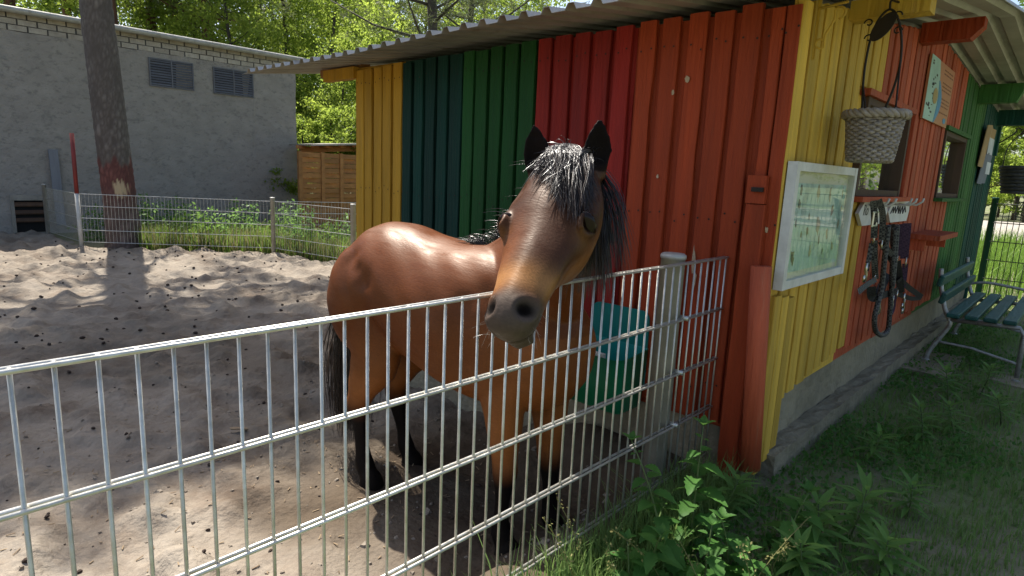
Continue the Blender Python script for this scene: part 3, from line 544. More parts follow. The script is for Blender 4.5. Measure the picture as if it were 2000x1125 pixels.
# ================================================================ hanging basket
YB=pX(1660,33,WX).y-.075; XB=-.655; hk=Vector((XB,YB,roof_z(YB)-.075)); 
def bY(x,y): return pY(x,y,YB)
ct=bY(1710,228); cb=bY(1700,315); rt=.5*abs((bY(1776,226)-bY(1646,226)).length)*.80; rbm=rt*.80; XB=ct.x
BK=thing('hanging_basket','pale weathered wicker basket hanging from the yellow roof beam by a dark wire hoop','basket',(XB,YB,cb.z))
M['wicker']=pmat('pale_wicker',(.36,.31,.27,1),(.19,.155,.13,1),scale=20,rough=.85,bump=.3,bscale=90)
H_=ct.z-cb.z; ns=30
for i in range(17):        # woven courses in two alternating rows of strands
    z=cb.z+H_*(i+.5)/17; r_=rbm+(rt-rbm)*(i/16); pts=[]
    for k in range(ns*2): t=2*math.pi*k/(ns*2); q=r_+.0065*(1 if ((k//2)+i)%2 else -1); pts.append((XB+q*math.cos(t),YB+q*math.sin(t),z+RB.normal(0,.0012)))
    MB().tube(pts,[.0066+RB.normal(0,.0007) for _ in pts],6,closed=True).build('woven_course',M['wicker'],BK,True)
for k in range(ns//2): 
    t=2*math.pi*(k+.25)/(ns/2); MB().tube([(XB+rbm*math.cos(t),YB+rbm*math.sin(t),cb.z-.004),(XB+rt*math.cos(t),YB+rt*math.sin(t),ct.z)],.006,5).build('stake',M['wicker'],BK,True)
for j in range(3): MB().tube([(XB+(rt+.012+.008*math.sin(9*t+j*2))*math.cos(t),YB+(rt+.012+.008*math.sin(9*t+j*2))*math.sin(t),ct.z+.006+.010*math.cos(9*t+j*2)) for t in np.linspace(0,6.283,64)[:-1]],.009,6,closed=True).build('plaited_rim',M['wicker'],BK,True)
MB().lathe([(rbm-.003,0),(rbm-.003,.008)],(XB,YB,cb.z-.006),24).build('base',M['wicker'],BK)
hz_=ct.z; topz_=bY(1737,18).z; hw=rt*.82
hp=[(-.72,0),(-.70,.10),(-.82,.30),(-.86,.52),(-.72,.78),(-.4,.94),(0,1.0),(.35,.93),(.62,.75),(.72,.52),(.62,.30),(.42,.12),(.25,0)]
mid=(bY(1737,18).x-XB)
P=[Vector((XB+u*hw+mid*v*.8,YB+.02*math.sin(v*3),hz_+v*(topz_-hz_))) for u,v in hp]
HO=MB().tube(curve(P,5),.0045,6).build('wire_hoop',M['iron'],BK,True)
MB().tube(curve([P[2],Vector((XB-hw*.25,YB-rt*.6,hz_))],2),.0035,5).build('wire_strut',M['iron'],HO); MB().tube(curve([P[9],Vector((XB+hw*.95,YB-rt*.3,hz_))],2),.0035,5).build('wire_strut',M['iron'],HO)
dc=bY(1725,52); dr=(bY(1748,52)-bY(1705,52)).length/2
MB().prism([dc+Vector((dr*1.05*math.cos(t)+.012*math.sin(t),-.003,dr*1.25*math.sin(t)+dr*.45*math.cos(t))) for t in np.linspace(0,6.283,25)[:-1]],(0,.006,0)).build('iron_disc',M['iron'],HO)
for sx,y_ in ((-1,75),(1,60),(-1,45),(1,30)):
    c=bY(1725+sx*28,y_); MB().tube([c+Vector((sx*.016*math.cos(t)*(1-t/9),0,.016*math.sin(t)*(1-t/9))) for t in np.linspace(0,5.5,14)],.003,5).build('wire_scroll',M['iron'],HO,True)
MB().tube(curve([P[6],P[6]+Vector((0,0,.03)),Vector((P[6].x+.012,YB+.06,P[6].z+.035))],4),.004,6).build('hook',M['iron'],HO,True)
# yellow scroll bracket at the corner
BR=thing('scroll_bracket','yellow painted iron scroll bracket at the top of the yellow corner','bracket',tuple(pX(1562,20,WX)))
yk=WY+.13; k0=pY(1562,22,yk); k1=pY(1656,14,yk)
k0.x=WX+.004; MB().tube([k0+Vector((0,0,.0)),Vector((k1.x,yk,k0.z+.01))],.005,6).build('arm',M['yellow_s'],BR); MB().bar(k0+Vector((0,0,.03)),k0+Vector((0,0,-.17)),.014,.006,(0,1,0)).build('back_strip',M['yellow_s'],BR)
s0=k0+Vector((.02,0,-.115)); s1=Vector((k1.x-.025,yk,k0.z-.02))
sc=[s0+Vector((.022*math.cos(t)*(1-(5.5-t)/8),0,.022*math.sin(t)*(1-(5.5-t)/8))) for t in np.linspace(0.5,5.3,12)]+[s0.lerp(s1,q) for q in (.25,.5,.75)]+[s1+Vector((.02*math.cos(t)*(1-t/10),0,.02*math.sin(t)*(1-t/10))) for t in np.linspace(3.6,-1.5,12)]
MB().tube(sc,.004,6).build('scroll',M['yellow_s'],BR,True)
# far hanging pot with bracket
yp=8.0; p=pY(1990,352,yp); HPt=thing('hanging_pot','dark grey wicker pot hanging under the far end of the roof','pot',tuple(p))
M['dwick']=pmat('grey_wicker',(.10,.095,.09,1),(.05,.045,.04,1),scale=25,rough=.85,bump=.4)
hh=.12
for i in range(8): MB().tube([(p.x+(.115+.05*i/8+.006*(-1)**(k+i))*math.cos(6.283*k/28),p.y+(.115+.05*i/8+.006*(-1)**(k+i))*math.sin(6.283*k/28),p.z-hh+2*hh*i/7) for k in range(28)],.018,5,closed=True).build('woven_course',M['dwick'],HPt,True)
MB().lathe([(.11,0),(.165,2*hh)],(p.x,p.y,p.z-hh),16).build('liner',M['dwick'],HPt); pk=p+Vector((0,0,.52)); 
for s in (-1,1): MB().tube(curve([p+Vector((s*.15,0,hh)),p+Vector((s*.13,0,.33)),pk],5),.005,5).build('wire_hanger',M['iron'],HPt,True)
xw=WX+.02; MB().tube([(xw,yp-.3,pk.z+.03),(p.x+.05,yp,pk.z+.02)],.008,6).build('arm',M['iron'],HPt); MB().tube([pk,pk+Vector((0,0,.02))],.006,5).build('hook',M['iron'],HPt)
MB().tube(curve([(xw,yp-.3,pk.z-.18),(xw+.1,yp-.22,pk.z-.08),(p.x-.08,yp-.08,pk.z-.02),(p.x-.02,yp-.02,pk.z-.05),(p.x-.05,yp-.04,pk.z-.08)],5),.006,6).build('scroll',M['iron'],HPt,True)
MB().box((WX,yp-.34,pk.z-.3),(xw,yp-.26,pk.z+.1)).build('back_strip',M['dgreen_s'],HPt)
# ================================================================ bench
BN=thing('bench','old garden bench with dark green slats and rusty pale tube frame','bench',(-.42,5.4,0)); M['tube_s']=pmat('worn_tube_paint',(.38,.39,.38,1),(.22,.20,.17,1),scale=30,rough=.45,metal=.4,c3=(.16,.08,.04,1),s3=9,t3=(.6,.7)); M['bslat']=pmat('bench_green_paint',(.014,.085,.07,1),(.010,.055,.045,1),scale=10,rough=.5,bump=.3,stretch=(1,.15,1),c3=(.05,.06,.045,1),s3=6,t3=(.6,.75))
zs=.365
def bframe(y,sgn):
    b=MB(); pts=curve([(-.70,y,.66),(-.685,y,.55),(-.65,y,.42),(-.625,y,.36),(-.60,y,.30),(-.64,y,.20),(-.685,y,.10),(-.70,y,.035)],5)
    b.tube(pts,.014,8); o=b.build('rear_leg',M['tube_s'],BN,True); MB().tube([(-.60,y,zs-.035),(-.24,y,zs-.02),(-.215,y,zs-.06),(-.21,y,.03)],.014,8).build('front_leg',M['tube_s'],BN,True)
    MB().tube(curve([(-.655,y,.17),(-.48,y,.165),(-.42,y,.155),(-.213,y,.115)],4),.009,7).build('brace',M['tube_s'],BN,True)
    for x in (-.70,-.21): MB().lathe([(.028,0),(.026,.008),(.014,.014)],(x,y,.026 if x<-.5 else .0),12).build('foot_plate',M['tube_s'],BN)
    MB().tube(curve([(-.66,y,.45),(-.55,y,.475),(-.36,y,.46),(-.22,y,.44),(-.205,y,.40),(-.213,y,zs-.06)],4),.011,7).build('arm_rest',M['tube_s'],BN,True) if sgn else None
bframe(4.93,0); bframe(6.05,1)
for i in range(4): 
    x=-.585+i*.098; MB().box((x-.036,4.86,zs-.012+.004*i),(x+.036,6.16,zs+.016+.004*i)).build('seat_slat',M['bslat'],BN)
for z,x in ((.475,-.655),(.585,-.682)): MB().bar((x,4.84,z),(x,6.18,z),.03,.075,(.22,0,1)).build('back_slat',M['bslat'],BN)
for o in [o for o in bpy.data.objects if o.parent==BN and 'slat' in o.name]:
    md=o.modifiers.new('b','BEVEL'); md.width=.008; md.segments=2
o=rough_slab('concrete_slab',(-.80,4.55,-.03),(-.52,5.25,.034),M['plinth'],None,.0015,(3,5,1),8); tag(o,'low concrete slab under the rear leg of the bench','slab')
o=rough_slab('concrete_slab',(-.32,4.78,-.05),(-.10,5.05,.010),M['plinth'],None,.0015,(2,3,1),9); tag(o,'small sunken concrete slab under the front leg of the bench','slab')
# ================================================================ fence behind the bench
RF=thing('wire_fence','tall dark mesh fence behind the bench at the end of the shed','fence',(0,8.35,0)); M['dwire']=pmat('dark_wire',(.05,.055,.05,1),rough=.5,metal=.5)
B=MB(); x=-.78
while x<3.0: B.tube([(x,8.35,.02),(x,8.35,1.06)],.0035,4,False); x+=.05
B.build('wire_grid',M['dwire'],RF,kind='stuff')
for i in range(6): MB().tube([(-.8,8.345,.06+.2*i),(3,8.345,.06+.2*i)],.005,5).build('rail',M['dwire'],RF)
for x in (-.82,1.7): post(8.38,x,RF,1.12,.03,-.2,M['dgreen_s'])
# small thatched shelter far behind the fence
q=pZ(1926,424,.0); sc_=math.hypot(q.x,q.y)/FPX
FHu=thing('bird_shelter','small brown pitched shelter far beyond the gravel','shelter',tuple(q)); W_=32*sc_
MB().prism([(q.x-W_,q.y,30*sc_),(q.x+W_*.9,q.y,30*sc_),(q.x-W_*.3,q.y,62*sc_)],(0,1.0,0)).build('roof',M['darkwood'],FHu)
for x in (q.x-W_*.6,q.x+W_*.4): MB().box((x-.05,q.y+.3,0),(x+.05,q.y+.4,30*sc_)).build('post',M['darkwood'],FHu)
# ================================================================ the pony
def pony():
    root=thing('pony','bay pony with black mane hanging its head over the wire fence','pony',(-1.8,1.55,SAND))
    B=MB()
    def ring(c,side,up,w,ht,hb,n=24,pt=.0,pb=.0):
        out=[]
        for k in range(n):
            t=2*math.pi*k/n; cs,sn=math.cos(t),math.sin(t)
            h=ht if sn>0 else hb; taper=1-(pt if sn>0 else pb)*abs(sn)**1.5
            out.append(c+side*(w*cs*taper)+up*(h*sn))
        return out
    X=Vector((1,.07,0)).normalized(); SY=Vector((-X.y,X.x,0)); UP=Vector((0,0,1))
    def yc(x): return 1.525+(x+2.3)*.07
    # trunk: x, top z, bottom z, half width
    st=[(-2.345,.72,.56,.05),(-2.325,.80,.50,.125),(-2.27,.875,.44,.19),(-2.18,.928,.42,.228),(-2.07,.942,.42,.240),(-1.97,.938,.405,.232),(-1.85,.915,.375,.236),
        (-1.72,.90,.345,.245),(-1.60,.898,.325,.242),(-1.5,.90,.315,.225),(-1.4,.87,.325,.20),(-1.3,.82,.35,.175),(-1.22,.75,.40,.14),(-1.165,.68,.47,.085)]
    def dense(S,k=5):
        S=np.array(S,dtype=float); out=[]
        for i in range(len(S)-1):
            p0,p1,p2,p3=S[max(i-1,0)],S[i],S[i+1],S[min(i+2,len(S)-1)]
            for j in range(k): t=j/k; out.append(.5*((2*p1)+(p2-p0)*t+(2*p0-5*p1+4*p2-p3)*t*t+(3*p1-p0-3*p2+p3)*t**3))
        return out+[S[-1]]
    B.loft([ring(Vector((x,yc(x),(zt+zb)/2)),SY,UP,max(w,.01),(zt-zb)/2,(zt-zb)/2,64) for x,zt,zb,w in dense(st)])
    # haunch and shoulder masses
    def ell(c,r,n=40):
        c=Vector(c); B.loft([ring(c+X*(r[0]*math.sin(a)),SY,UP,r[1]*math.cos(a)+.001,r[2]*math.cos(a)+.001,r[2]*math.cos(a)+.001,n) for a in [math.pi*(i/24-.5)*.99 for i in range(25)]])
    for s in (-1,1):
        ell((-2.17,yc(-2.27)+s*.125,.62),(.17,.115,.23)); ell((-1.44,yc(-1.44)+s*.115,.56),(.15,.10,.2))
        ell((-2.09,yc(-2.1)+s*.14,.76),(.10,.085,.09))
    # legs: tapered limb lofts along joint chains (pos, fore-aft radius, side radius)
    def limb(ch,n=28):
        ch=[((q[0],q[1],q[2]),q[3],q[4]) for q in dense([list(c[0])+list(c[1:]) for c in ch],4)]
        P=[Vector(c[0]) for c in ch]; R=[]
        for i,p in enumerate(P):
            d=(P[min(i+1,len(P)-1)]-P[max(i-1,0)]).normalized(); f=(X-d*X.dot(d)).normalized(); s=d.cross(f)
            R.append([p+f*(ch[i][1]*math.cos(2*math.pi*k/n))+s*(ch[i][2]*math.sin(2*math.pi*k/n)) for k in range(n)])
        B.loft(R)
    def hind(x,y,s,dx=0):
        limb([((x+.02,y+s*-.02,.66),.17,.10),((x+.04,y,.52),.165,.095),((x+.06,y,.40),.135,.08),((x+.0,y,.29),.092,.062),((x-.045,y,.20),.062,.046),((x-.065,y,.135),.055,.042),((x-.055+dx*.3,y,.08),.042,.034),
          ((x-.045+dx*.6,y,0),.034,.029),((x-.035+dx*.8,y,-.065),.034,.030),((x-.03+dx,y,-.105),.041,.036),((x+.0+dx,y,-.145),.037,.035),((x+.02+dx,y,-.165),.047,.045),((x+.03+dx,y,SAND-.005),.058,.054)])
    def fore(x,y,dx=0):
        limb([((x,y,.56),.125,.07),((x-.02,y,.44),.115,.072),((x-.01,y,.34),.082,.062),((x,y,.25),.062,.050),((x+.005,y,.17),.047,.043),((x+.012,y,.12),.048,.044),((x+.005+dx*.3,y,.07),.038,.036),
          ((x+.002+dx*.6,y,0),.031,.028),((x+dx*.8,y,-.07),.032,.029),((x+.003+dx,y,-.108),.040,.036),((x+.025+dx,y,-.145),.036,.034),((x+.038+dx,y,-.165),.046,.044),((x+.048+dx,y,SAND-.005),.056,.053)])
    hind(-2.135,yc(-2.2)-.125,-1,.01); hind(-2.21,yc(-2.2)+.125,1,.05)
    fore(-1.385,yc(-1.4)-.112,-.0); fore(-1.36,yc(-1.4)+.105,.03)
    # neck
    poll=Vector((-1.043,1.316,1.174)); muz=poll+Vector((.288,-.689,-.665))*.5
    nk=[((-1.52,yc(-1.5),.70),.17,.21,.24),((-1.40,yc(-1.4)-.002,.80),.135,.20,.23),((-1.29,1.565,.915),.115,.18,.215),((-1.205,1.50,.995),.104,.155,.185),((-1.13,1.425,1.07),.095,.125,.15),((-1.075,1.355,1.12),.085,.085,.12)]
    C=[Vector(a[0]) for a in nk]; RR=[]; nd_=dense([list(a[0])+list(a[1:]) for a in nk]); CD=[Vector(q[:3]) for q in nd_]
    for i,c in enumerate(CD):
        d=(CD[min(i+1,len(CD)-1)]-CD[max(i-1,0)]).normalized(); sd=UP.cross(d).normalized(); up=d.cross(sd)
        RR.append(ring(c,sd,up,nd_[i][3],nd_[i][4],nd_[i][5],56,pt=.45))
    B.loft(RR)
    # head frame: a poll->muzzle, l towards the pony's left, n out of the forehead
    a=(muz-poll); L=a.length; a=a.normalized()
    tocam=(CAM-(poll+muz)/2).normalized(); n0=(tocam-a*tocam.dot(a)).normalized(); l0=a.cross(n0)
    if l0.dot(_r)<0:l0=-l0
    l=Vector((.945,.317,.081)); l=(l-a*l.dot(a)).normalized(); n=Vector((.155,-.652,.742)); n=(n-a*n.dot(a)-l*n.dot(l)).normalized()
    l0=Vector(l); n0=(tocam-UP*tocam.dot(UP)).normalized(); O=poll
    def H(t,y,z): return O+a*(t*L)+l*(y-.014*max(0.,min(1.,(t-.55)/.4)))+n*z
    hs=[(-.06,.055,.035,.07),(.02,.085,.060,.12),(.10,.100,.072,.155),(.20,.118,.078,.184),(.30,.126,.076,.197),(.38,.124,.072,.197),(.46,.118,.066,.186),(.55,.102,.061,.145),(.64,.092,.058,.115),
        (.73,.082,.054,.093),(.81,.070,.051,.083),(.88,.066,.049,.083),(.94,.066,.046,.086),(.99,.059,.037,.081),(1.035,.047,.022,.062),(1.06,.022,.004,.036)]
    B.loft([ring(H(t,0,0),l,n,max(w,.004),max(d,.003),v,48,pt=.16+.22*min(1,max(0,(t-.25)/.3))*(1-.5*min(1,max(0,(t-.8)/.15))),pb=.42-.22*min(1,max(0,(t-.68)/.2))) for t,w,d,v in dense(hs,4)])
    EY=[]
    for s in (-1,1):
        e=H(.432,s*.109,.020); EY.append(e); out=(l*s*.9+n*.42).normalized(); tb=a-out*a.dot(out); tb.normalize(); bb=out.cross(tb)
        for r,k0,k1,rad,off in ((.031,-.02,1.02,.0095,.004),(.030,1.05,1.95,.0075,.0)):
            up_=n-out*n.dot(out)-a*.55; up_=(up_-out*up_.dot(out)).normalized(); hz=out.cross(up_)
            B.tube([e+out*off+(hz*math.cos(math.pi*q)*r*1.12+up_*math.sin(math.pi*q)*r*.86) for q in np.linspace(k0,k1,9)],rad,8)
        B.tube([H(.46,s*.104,-.018),H(.53,s*.094,-.02),H(.61,s*.081,-.012),H(.69,s*.070,-.005)],[.012,.013,.011,.008],8)  # cheek ridge
    B.tube([H(.97,-.034,-.076),H(.995,0,-.082),H(.97,.034,-.076)],[.015,.019,.015],8)    # lower lip
    B.tube([H(.93,0,-.092),H(.89,0,-.092)],[.026,.02],8)
    # ears
    EARS=[]
    for s in (-1,1):
        base=H(.01,s*.082,.018); tipd=(UP*1.0+_r*(.02 if s>0 else -.12)-n0*.05).normalized(); face=(n0*.9+_r*s*.35); face=(face-tipd*face.dot(tipd)).normalized(); sd=tipd.cross(face)
        EARS.append((base,tipd,face,sd)); rings=[]
        for q,wd in ((-.25,.030),(0,.034),(.15,.039),(.35,.0425),(.55,.038),(.75,.026),(.9,.014),(1.0,.005)):
            c=base+tipd*(q*.125); dep=.030*(1-max(0,q))**.5+.004; R=[]
            for k in range(9): t=math.pi*k/8; R.append(c+sd*(wd*math.cos(t))-face*(dep*math.sin(t)-.006))
            for k in range(8,-1,-1):
                t=math.pi*k/8; wi=max(wd-.009,.001); di=max(dep-.011,.0) if q>0.02 else -.004; R.append(c+sd*(wi*math.cos(t))-face*(di*math.sin(t)-.008))
            rings.append(R)
        B.loft(rings)
    body=B.build('body',None,root,True)
    md=body.modifiers.new('r','REMESH'); md.mode='VOXEL'; md.voxel_size=.0065; md.use_smooth_shade=True
    sm=body.modifiers.new('s','SMOOTH'); sm.factor=.5; sm.iterations=12
    dg=bpy.context.evaluated_depsgraph_get(); me=bpy.data.meshes.new_from_object(body.evaluated_get(dg)); body.modifiers.clear(); old=body.data; body.data=me; bpy.data.meshes.remove(old)
    N=len(me.vertices); co=np.empty(N*3); me.vertices.foreach_get('co',co); co=co.reshape(-1,3)+np.array(WL[body.name]); no=np.empty(N*3); me.vertices.foreach_get('normal',no); no=no.reshape(-1,3)
    # ---- sculpt: head coordinates of every vertex
    A=np.array
    hv=co-A(O); ht=hv@A(a)/L; hy=hv@A(l)+.014*np.clip((ht-.55)/.4,0,1); hz=hv@A(n); inhead=(ht>-.1)&(ht<1.2)&(np.abs(hy)<.16)&(hz>-.26)&(hz<.15)
    disp=np.zeros(N); pit=np.zeros((N,3))
    def g(p,r):
        d=co-A(p); return np.exp(-(d**2).sum(1)/(r*r))
    for s,e in zip((-1,1),EY):
        disp-=.002*g(e+l*s*.01,.018)*inhead
        disp-=.012*g(H(.22,s*.10,.05),.03)*inhead        # hollow above the eye
        nc=H(.945,s*.043,.018); d=co-A(nc); ua=d@A(a-n*.25)/.0225; ub=d@A((l*s*.6+n*.6).normalized())/.0125; uc=d@A(a.cross((l*s*.55+n*.75).normalized()).normalized())/.022; mk=np.exp(-(ua**2+ub**2+uc**2)**1.3)*inhead
        pit-=np.outer(mk,A(l*s*.009+n*.010)); disp+=.0025*np.exp(-((np.sqrt(ua**2+ub**2+uc**2)-1.4)/.35)**2)*inhead
        disp-=.010*g(H(.66,s*.075,-.04),.05)*inhead
    ml=(ht>.84)&inhead; disp-=.009*np.exp(-((hz+.046+.05*(1-ht))/.0045)**2)*ml*np.clip((ht-.84)/.06,0,1)
    # muscle and rib relief
    f=lambda k,p:np.sin(co@A(k)+p)
    disp+=.0022*f((31,9,17),0)*f((7,13,29),1)*(~inhead)+.0035*f((11,3,-9),.5)*f((3,5,8),2)*(~inhead)
    def crease(p,q,wd,dp):
        p=A(p);q=A(q); v=q-p; t=np.clip(((co-p)@v)/(v@v),0,1)[:,None]; d=np.linalg.norm(co-(p+t*v),axis=1); return -dp*np.exp(-(d/wd)**2)
    y0=yc(-2.1)-.24
    disp+=crease((-2.13,y0+.02,.80),(-2.03,y0+.02,.74),.05,.014)+crease((-1.9,y0+.02,.60),(-1.6,y0,.52),.10,-.008)+crease((-1.42,y0+.09,.78),(-1.30,y0+.15,.66),.05,.010)+crease((-2.02,y0,.70),(-1.98,y0+.01,.46),.05,.016)+crease((-1.5,y0+.06,.72),(-1.53,y0+.05,.42),.045,.010)+crease((-2.33,y0+.05,.78),(-2.36,y0+.06,.42),.04,.008)+crease((-1.30,1.44,.70),(-1.36,1.40,.44),.04,.008)
    co2=co+no*disp[:,None]+pit; me.vertices.foreach_set('co',(co2-A(WL[body.name])).ravel()); me.update()
    # ---- coat colours
    z=co[:,2]-SAND; col=np.tile(A([.114,.032,.008]),(N,1))
    def mix(c,m): 
        nonlocal col; m=np.clip(m,0,1)[:,None]; col=col*(1-m)+A(c)*m
    ns=.5+.5*f((9,5,7),0)*f((4,11,3),1.3)
    mix((.075,.021,.006),.6*ns)
    mix((.24,.085,.022),np.clip((.72-z)/.25,0,1)*np.clip((z-.32)/.08,0,1)*.8*(co[:,0]<-1.2)*(~inhead))      # tan belly and thighs
    mix((.20,.068,.018),.6*np.exp(-((co[:,0]+1.25)/.15)**2)*(z<.85)*(~inhead))
    mix((.010,.008,.007),np.clip((.37-z)/.09,0,1)*(~inhead)); 
    nmask=np.zeros(N); emask=np.zeros(N)
    ih=inhead.astype(float); nos=.5+.5*np.sin(hy*55+ht*9)
    mix((.045,.017,.009),ih*.95)
    mix((.20,.08,.024),ih*np.clip((-hz-.0)/.06,0,1)*np.clip((ht-.12)/.2,0,1)*.85)           # tan cheek and jaw
    mix((.19,.06,.018),ih*np.clip((-hy)/.05,0,1)*np.clip((ht-.35)/.3,0,1)*.6)  # sunlit right side of the face, painted lighter into the coat
    mix((.30,.14,.05),ih*np.exp(-((ht-.80)/.075)**2)*np.clip((hz+.05)/.05,0,1)*.9)            # mealy nose
    mix((.062,.046,.037),ih*np.clip((ht-.86)/.07,0,1)*.95)                                   # grey muzzle
    for s,e in zip((-1,1),EY):
        mix((.17,.075,.028),g(e+a*.03,.03)*ih*.6); mix((.010,.007,.006),g(e,.032)**1.2*ih*1.2); emask=np.maximum(emask,.75*np.clip(g(e,.034)*1.3,0,1)*ih)
        d=co-A(H(.945,s*.043,.018)); ua=d@A(a-n*.25)/.0205; ub=d@A((l*s*.6+n*.6).normalized())/.0115; uc=d@A(a.cross((l*s*.55+n*.75).normalized()).normalized())/.022; nm_=np.exp(-(ua**2+ub**2+uc**2)**2); nmask=nmask+nm_*inhead; mix((.003,.002,.002),nm_*1.8*inhead)
    mix((.012,.009,.008),np.exp(-((hz+.046+.05*(1-ht))/.0055)**2)*ml*.95)
    for b_,td,fc,sd in EARS:
        d=co-A(b_); q=d@A(td); m_=(q>-.01)&(q<.16)&(np.linalg.norm(d-np.outer(q,A(td)),axis=1)<.06); emask=np.maximum(emask,m_); mix((.012,.007,.005),m_*1.0); mix((.008,.006,.006),m_*np.clip((no@A(fc)-.0)*3,0,1)*np.clip(q/.02,0,1))
    at=me.color_attributes.new('coat','FLOAT_COLOR','POINT'); at.data.foreach_set('color',np.c_[col,np.clip(1-.85*emask-nmask-.8*np.clip((.37-z)/.09,0,1)*(~inhead),0,1)].ravel())
    Mc=bpy.data.materials.new('pony_coat'); Mc.use_nodes=True; t=Mc.node_tree; Lk=t.links.new; p=t.nodes['Principled BSDF']
    at_=nd(t,'ShaderNodeAttribute',attribute_name='coat'); tc=nd(t,'ShaderNodeTexCoord'); nz=nd(t,'ShaderNodeTexNoise'); mp=nd(t,'ShaderNodeMapping'); mp.inputs['Scale'].default_value=(.22,1,.8)
    Lk(tc.outputs['Object'],mp.inputs[0]); Lk(mp.outputs[0],nz.inputs['Vector']); nz.inputs['Scale'].default_value=260; nz.inputs['Detail'].default_value=3
    n2=nd(t,'ShaderNodeTexNoise'); n2.inputs['Scale'].default_value=14; n2.inputs['Detail'].default_value=5; Lk(mp.outputs[0],n2.inputs['Vector'])
    mr=nd(t,'ShaderNodeMapRange'); mr.inputs[3].default_value=.7; mr.inputs[4].default_value=1.3; Lk(n2.outputs[0],mr.inputs[0])
    mr2=nd(t,'ShaderNodeMapRange'); mr2.inputs[3].default_value=.7; mr2.inputs[4].default_value=1.3; Lk(nz.outputs[0],mr2.inputs[0])
    mm=nd(t,'ShaderNodeMath',operation='MULTIPLY'); Lk(mr.outputs[0],mm.inputs[0]); Lk(mr2.outputs[0],mm.inputs[1])
    hs_=nd(t,'ShaderNodeHueSaturation'); Lk(mm.outputs[0],hs_.inputs['Value']); Lk(at_.outputs['Color'],hs_.inputs['Color']); Lk(hs_.outputs[0],p.inputs['Base Color'])
    bp=nd(t,'ShaderNodeBump'); bp.inputs['Strength'].default_value=.16; bp.inputs['Distance'].default_value=.004; Lk(nz.outputs[0],bp.inputs['Height']); Lk(bp.outputs[0],p.inputs['Normal'])
    n3=nd(t,'ShaderNodeTexNoise'); n3.inputs['Scale'].default_value=38; n3.inputs['Detail'].default_value=6; Lk(mp.outputs[0],n3.inputs['Vector']); mr3=nd(t,'ShaderNodeMapRange'); mr3.inputs[1].default_value=.3; mr3.inputs[2].default_value=.7; mr3.inputs[3].default_value=.34; mr3.inputs[4].default_value=.58; Lk(n3.outputs[0],mr3.inputs[0]); Lk(mr3.outputs[0],p.inputs['Roughness']); sp_=nd(t,'ShaderNodeMath',operation='MULTIPLY'); sp_.inputs[1].default_value=.24; Lk(at_.outputs['Alpha'],sp_.inputs[0]); Lk(sp_.outputs[0],p.inputs['Specular IOR Level']); p.inputs['Specular Tint'].default_value=(1,.80,.60,1); p.inputs['Sheen Weight'].default_value=.0; p.inputs['Sheen Roughness'].default_value=.4; p.inputs['Sheen Tint'].default_value=(.8,.6,.45,1)
    me.materials.append(Mc)
    # ---- eyes
    Me=bpy.data.materials.new('pony_eye'); Me.use_nodes=True; q=Me.node_tree.nodes['Principled BSDF']; q.inputs['Base Color'].default_value=(.012,.006,.004,1); q.inputs['Roughness'].default_value=.05; q.inputs['Specular IOR Level'].default_value=.2
    for s,e in zip((-1,1),EY):
        E=MB(); c=e-(l*s*.9+n*.42).normalized()*.008; E.loft([[c+UP*(0.0285*math.sin(u))+l*(0.0285*math.cos(u)*math.cos(v))+a.cross(l).normalized()*(0.0285*math.cos(u)*math.sin(v)) for v in np.linspace(0,2*math.pi,17)[:-1]] for u in np.linspace(-1.55,1.55,11)]); E.build('eye',Me,body,True)
    # ---- hair
    Mh=bpy.data.materials.new('pony_hair'); Mh.use_nodes=True; t=Mh.node_tree; q=t.nodes['Principled BSDF']; vc=nd(t,'ShaderNodeAttribute',attribute_name='shade')
    t.links.new(vc.outputs['Color'],q.inputs['Base Color']); q.inputs['Roughness'].default_value=.33; q.inputs['Specular IOR Level'].default_value=.7
    R=np.random.default_rng(3)
    def hair(name,paths,wd,cols):
        V=[];F=[];CL=[]
        for P,wi,c in zip(paths,wd,cols):
            P=np.asarray(P); m_=len(P); T=np.gradient(P,axis=0); T/=np.linalg.norm(T,axis=1)[:,None]+1e-9
            sd=np.cross(T,R.normal(size=3)); sd/=np.linalg.norm(sd,axis=1)[:,None]+1e-9; s2=np.cross(T,sd); prof=np.interp(np.linspace(0,1,m_),[0,.1,.75,1],[.8,1,.75,.12])[:,None]*wi
            b=len(V)
            for i in range(m_):
                V+=[P[i]+sd[i]*prof[i],P[i]-sd[i]*prof[i]*.5+s2[i]*prof[i]*.8,P[i]-sd[i]*prof[i]*.5-s2[i]*prof[i]*.8]; CL+=[c]*3
            for i in range(m_-1):
                for k in range(3): F.append((b+i*3+k,b+i*3+(k+1)%3,b+i*3+3+(k+1)%3,b+i*3+3+k))
        o=mesh_obj(name,np.array(V),np.array(F),Mh,root,True); atr=o.data.color_attributes.new('shade','FLOAT_COLOR','POINT'); atr.data.foreach_set('color',np.c_[np.array(CL),np.ones(len(CL))].ravel()); return o
    def shade(k): 
        b=R.uniform(.5,1.6,(k,1)); return A([[.012,.008,.007]])*b+A([[.05,.028,.015]])*(R.random((k,1))<.18)
    # forelock
    def dors(tt): return np.interp(tt,[h[0] for h in hs],[h[2] for h in hs])
    paths=[]
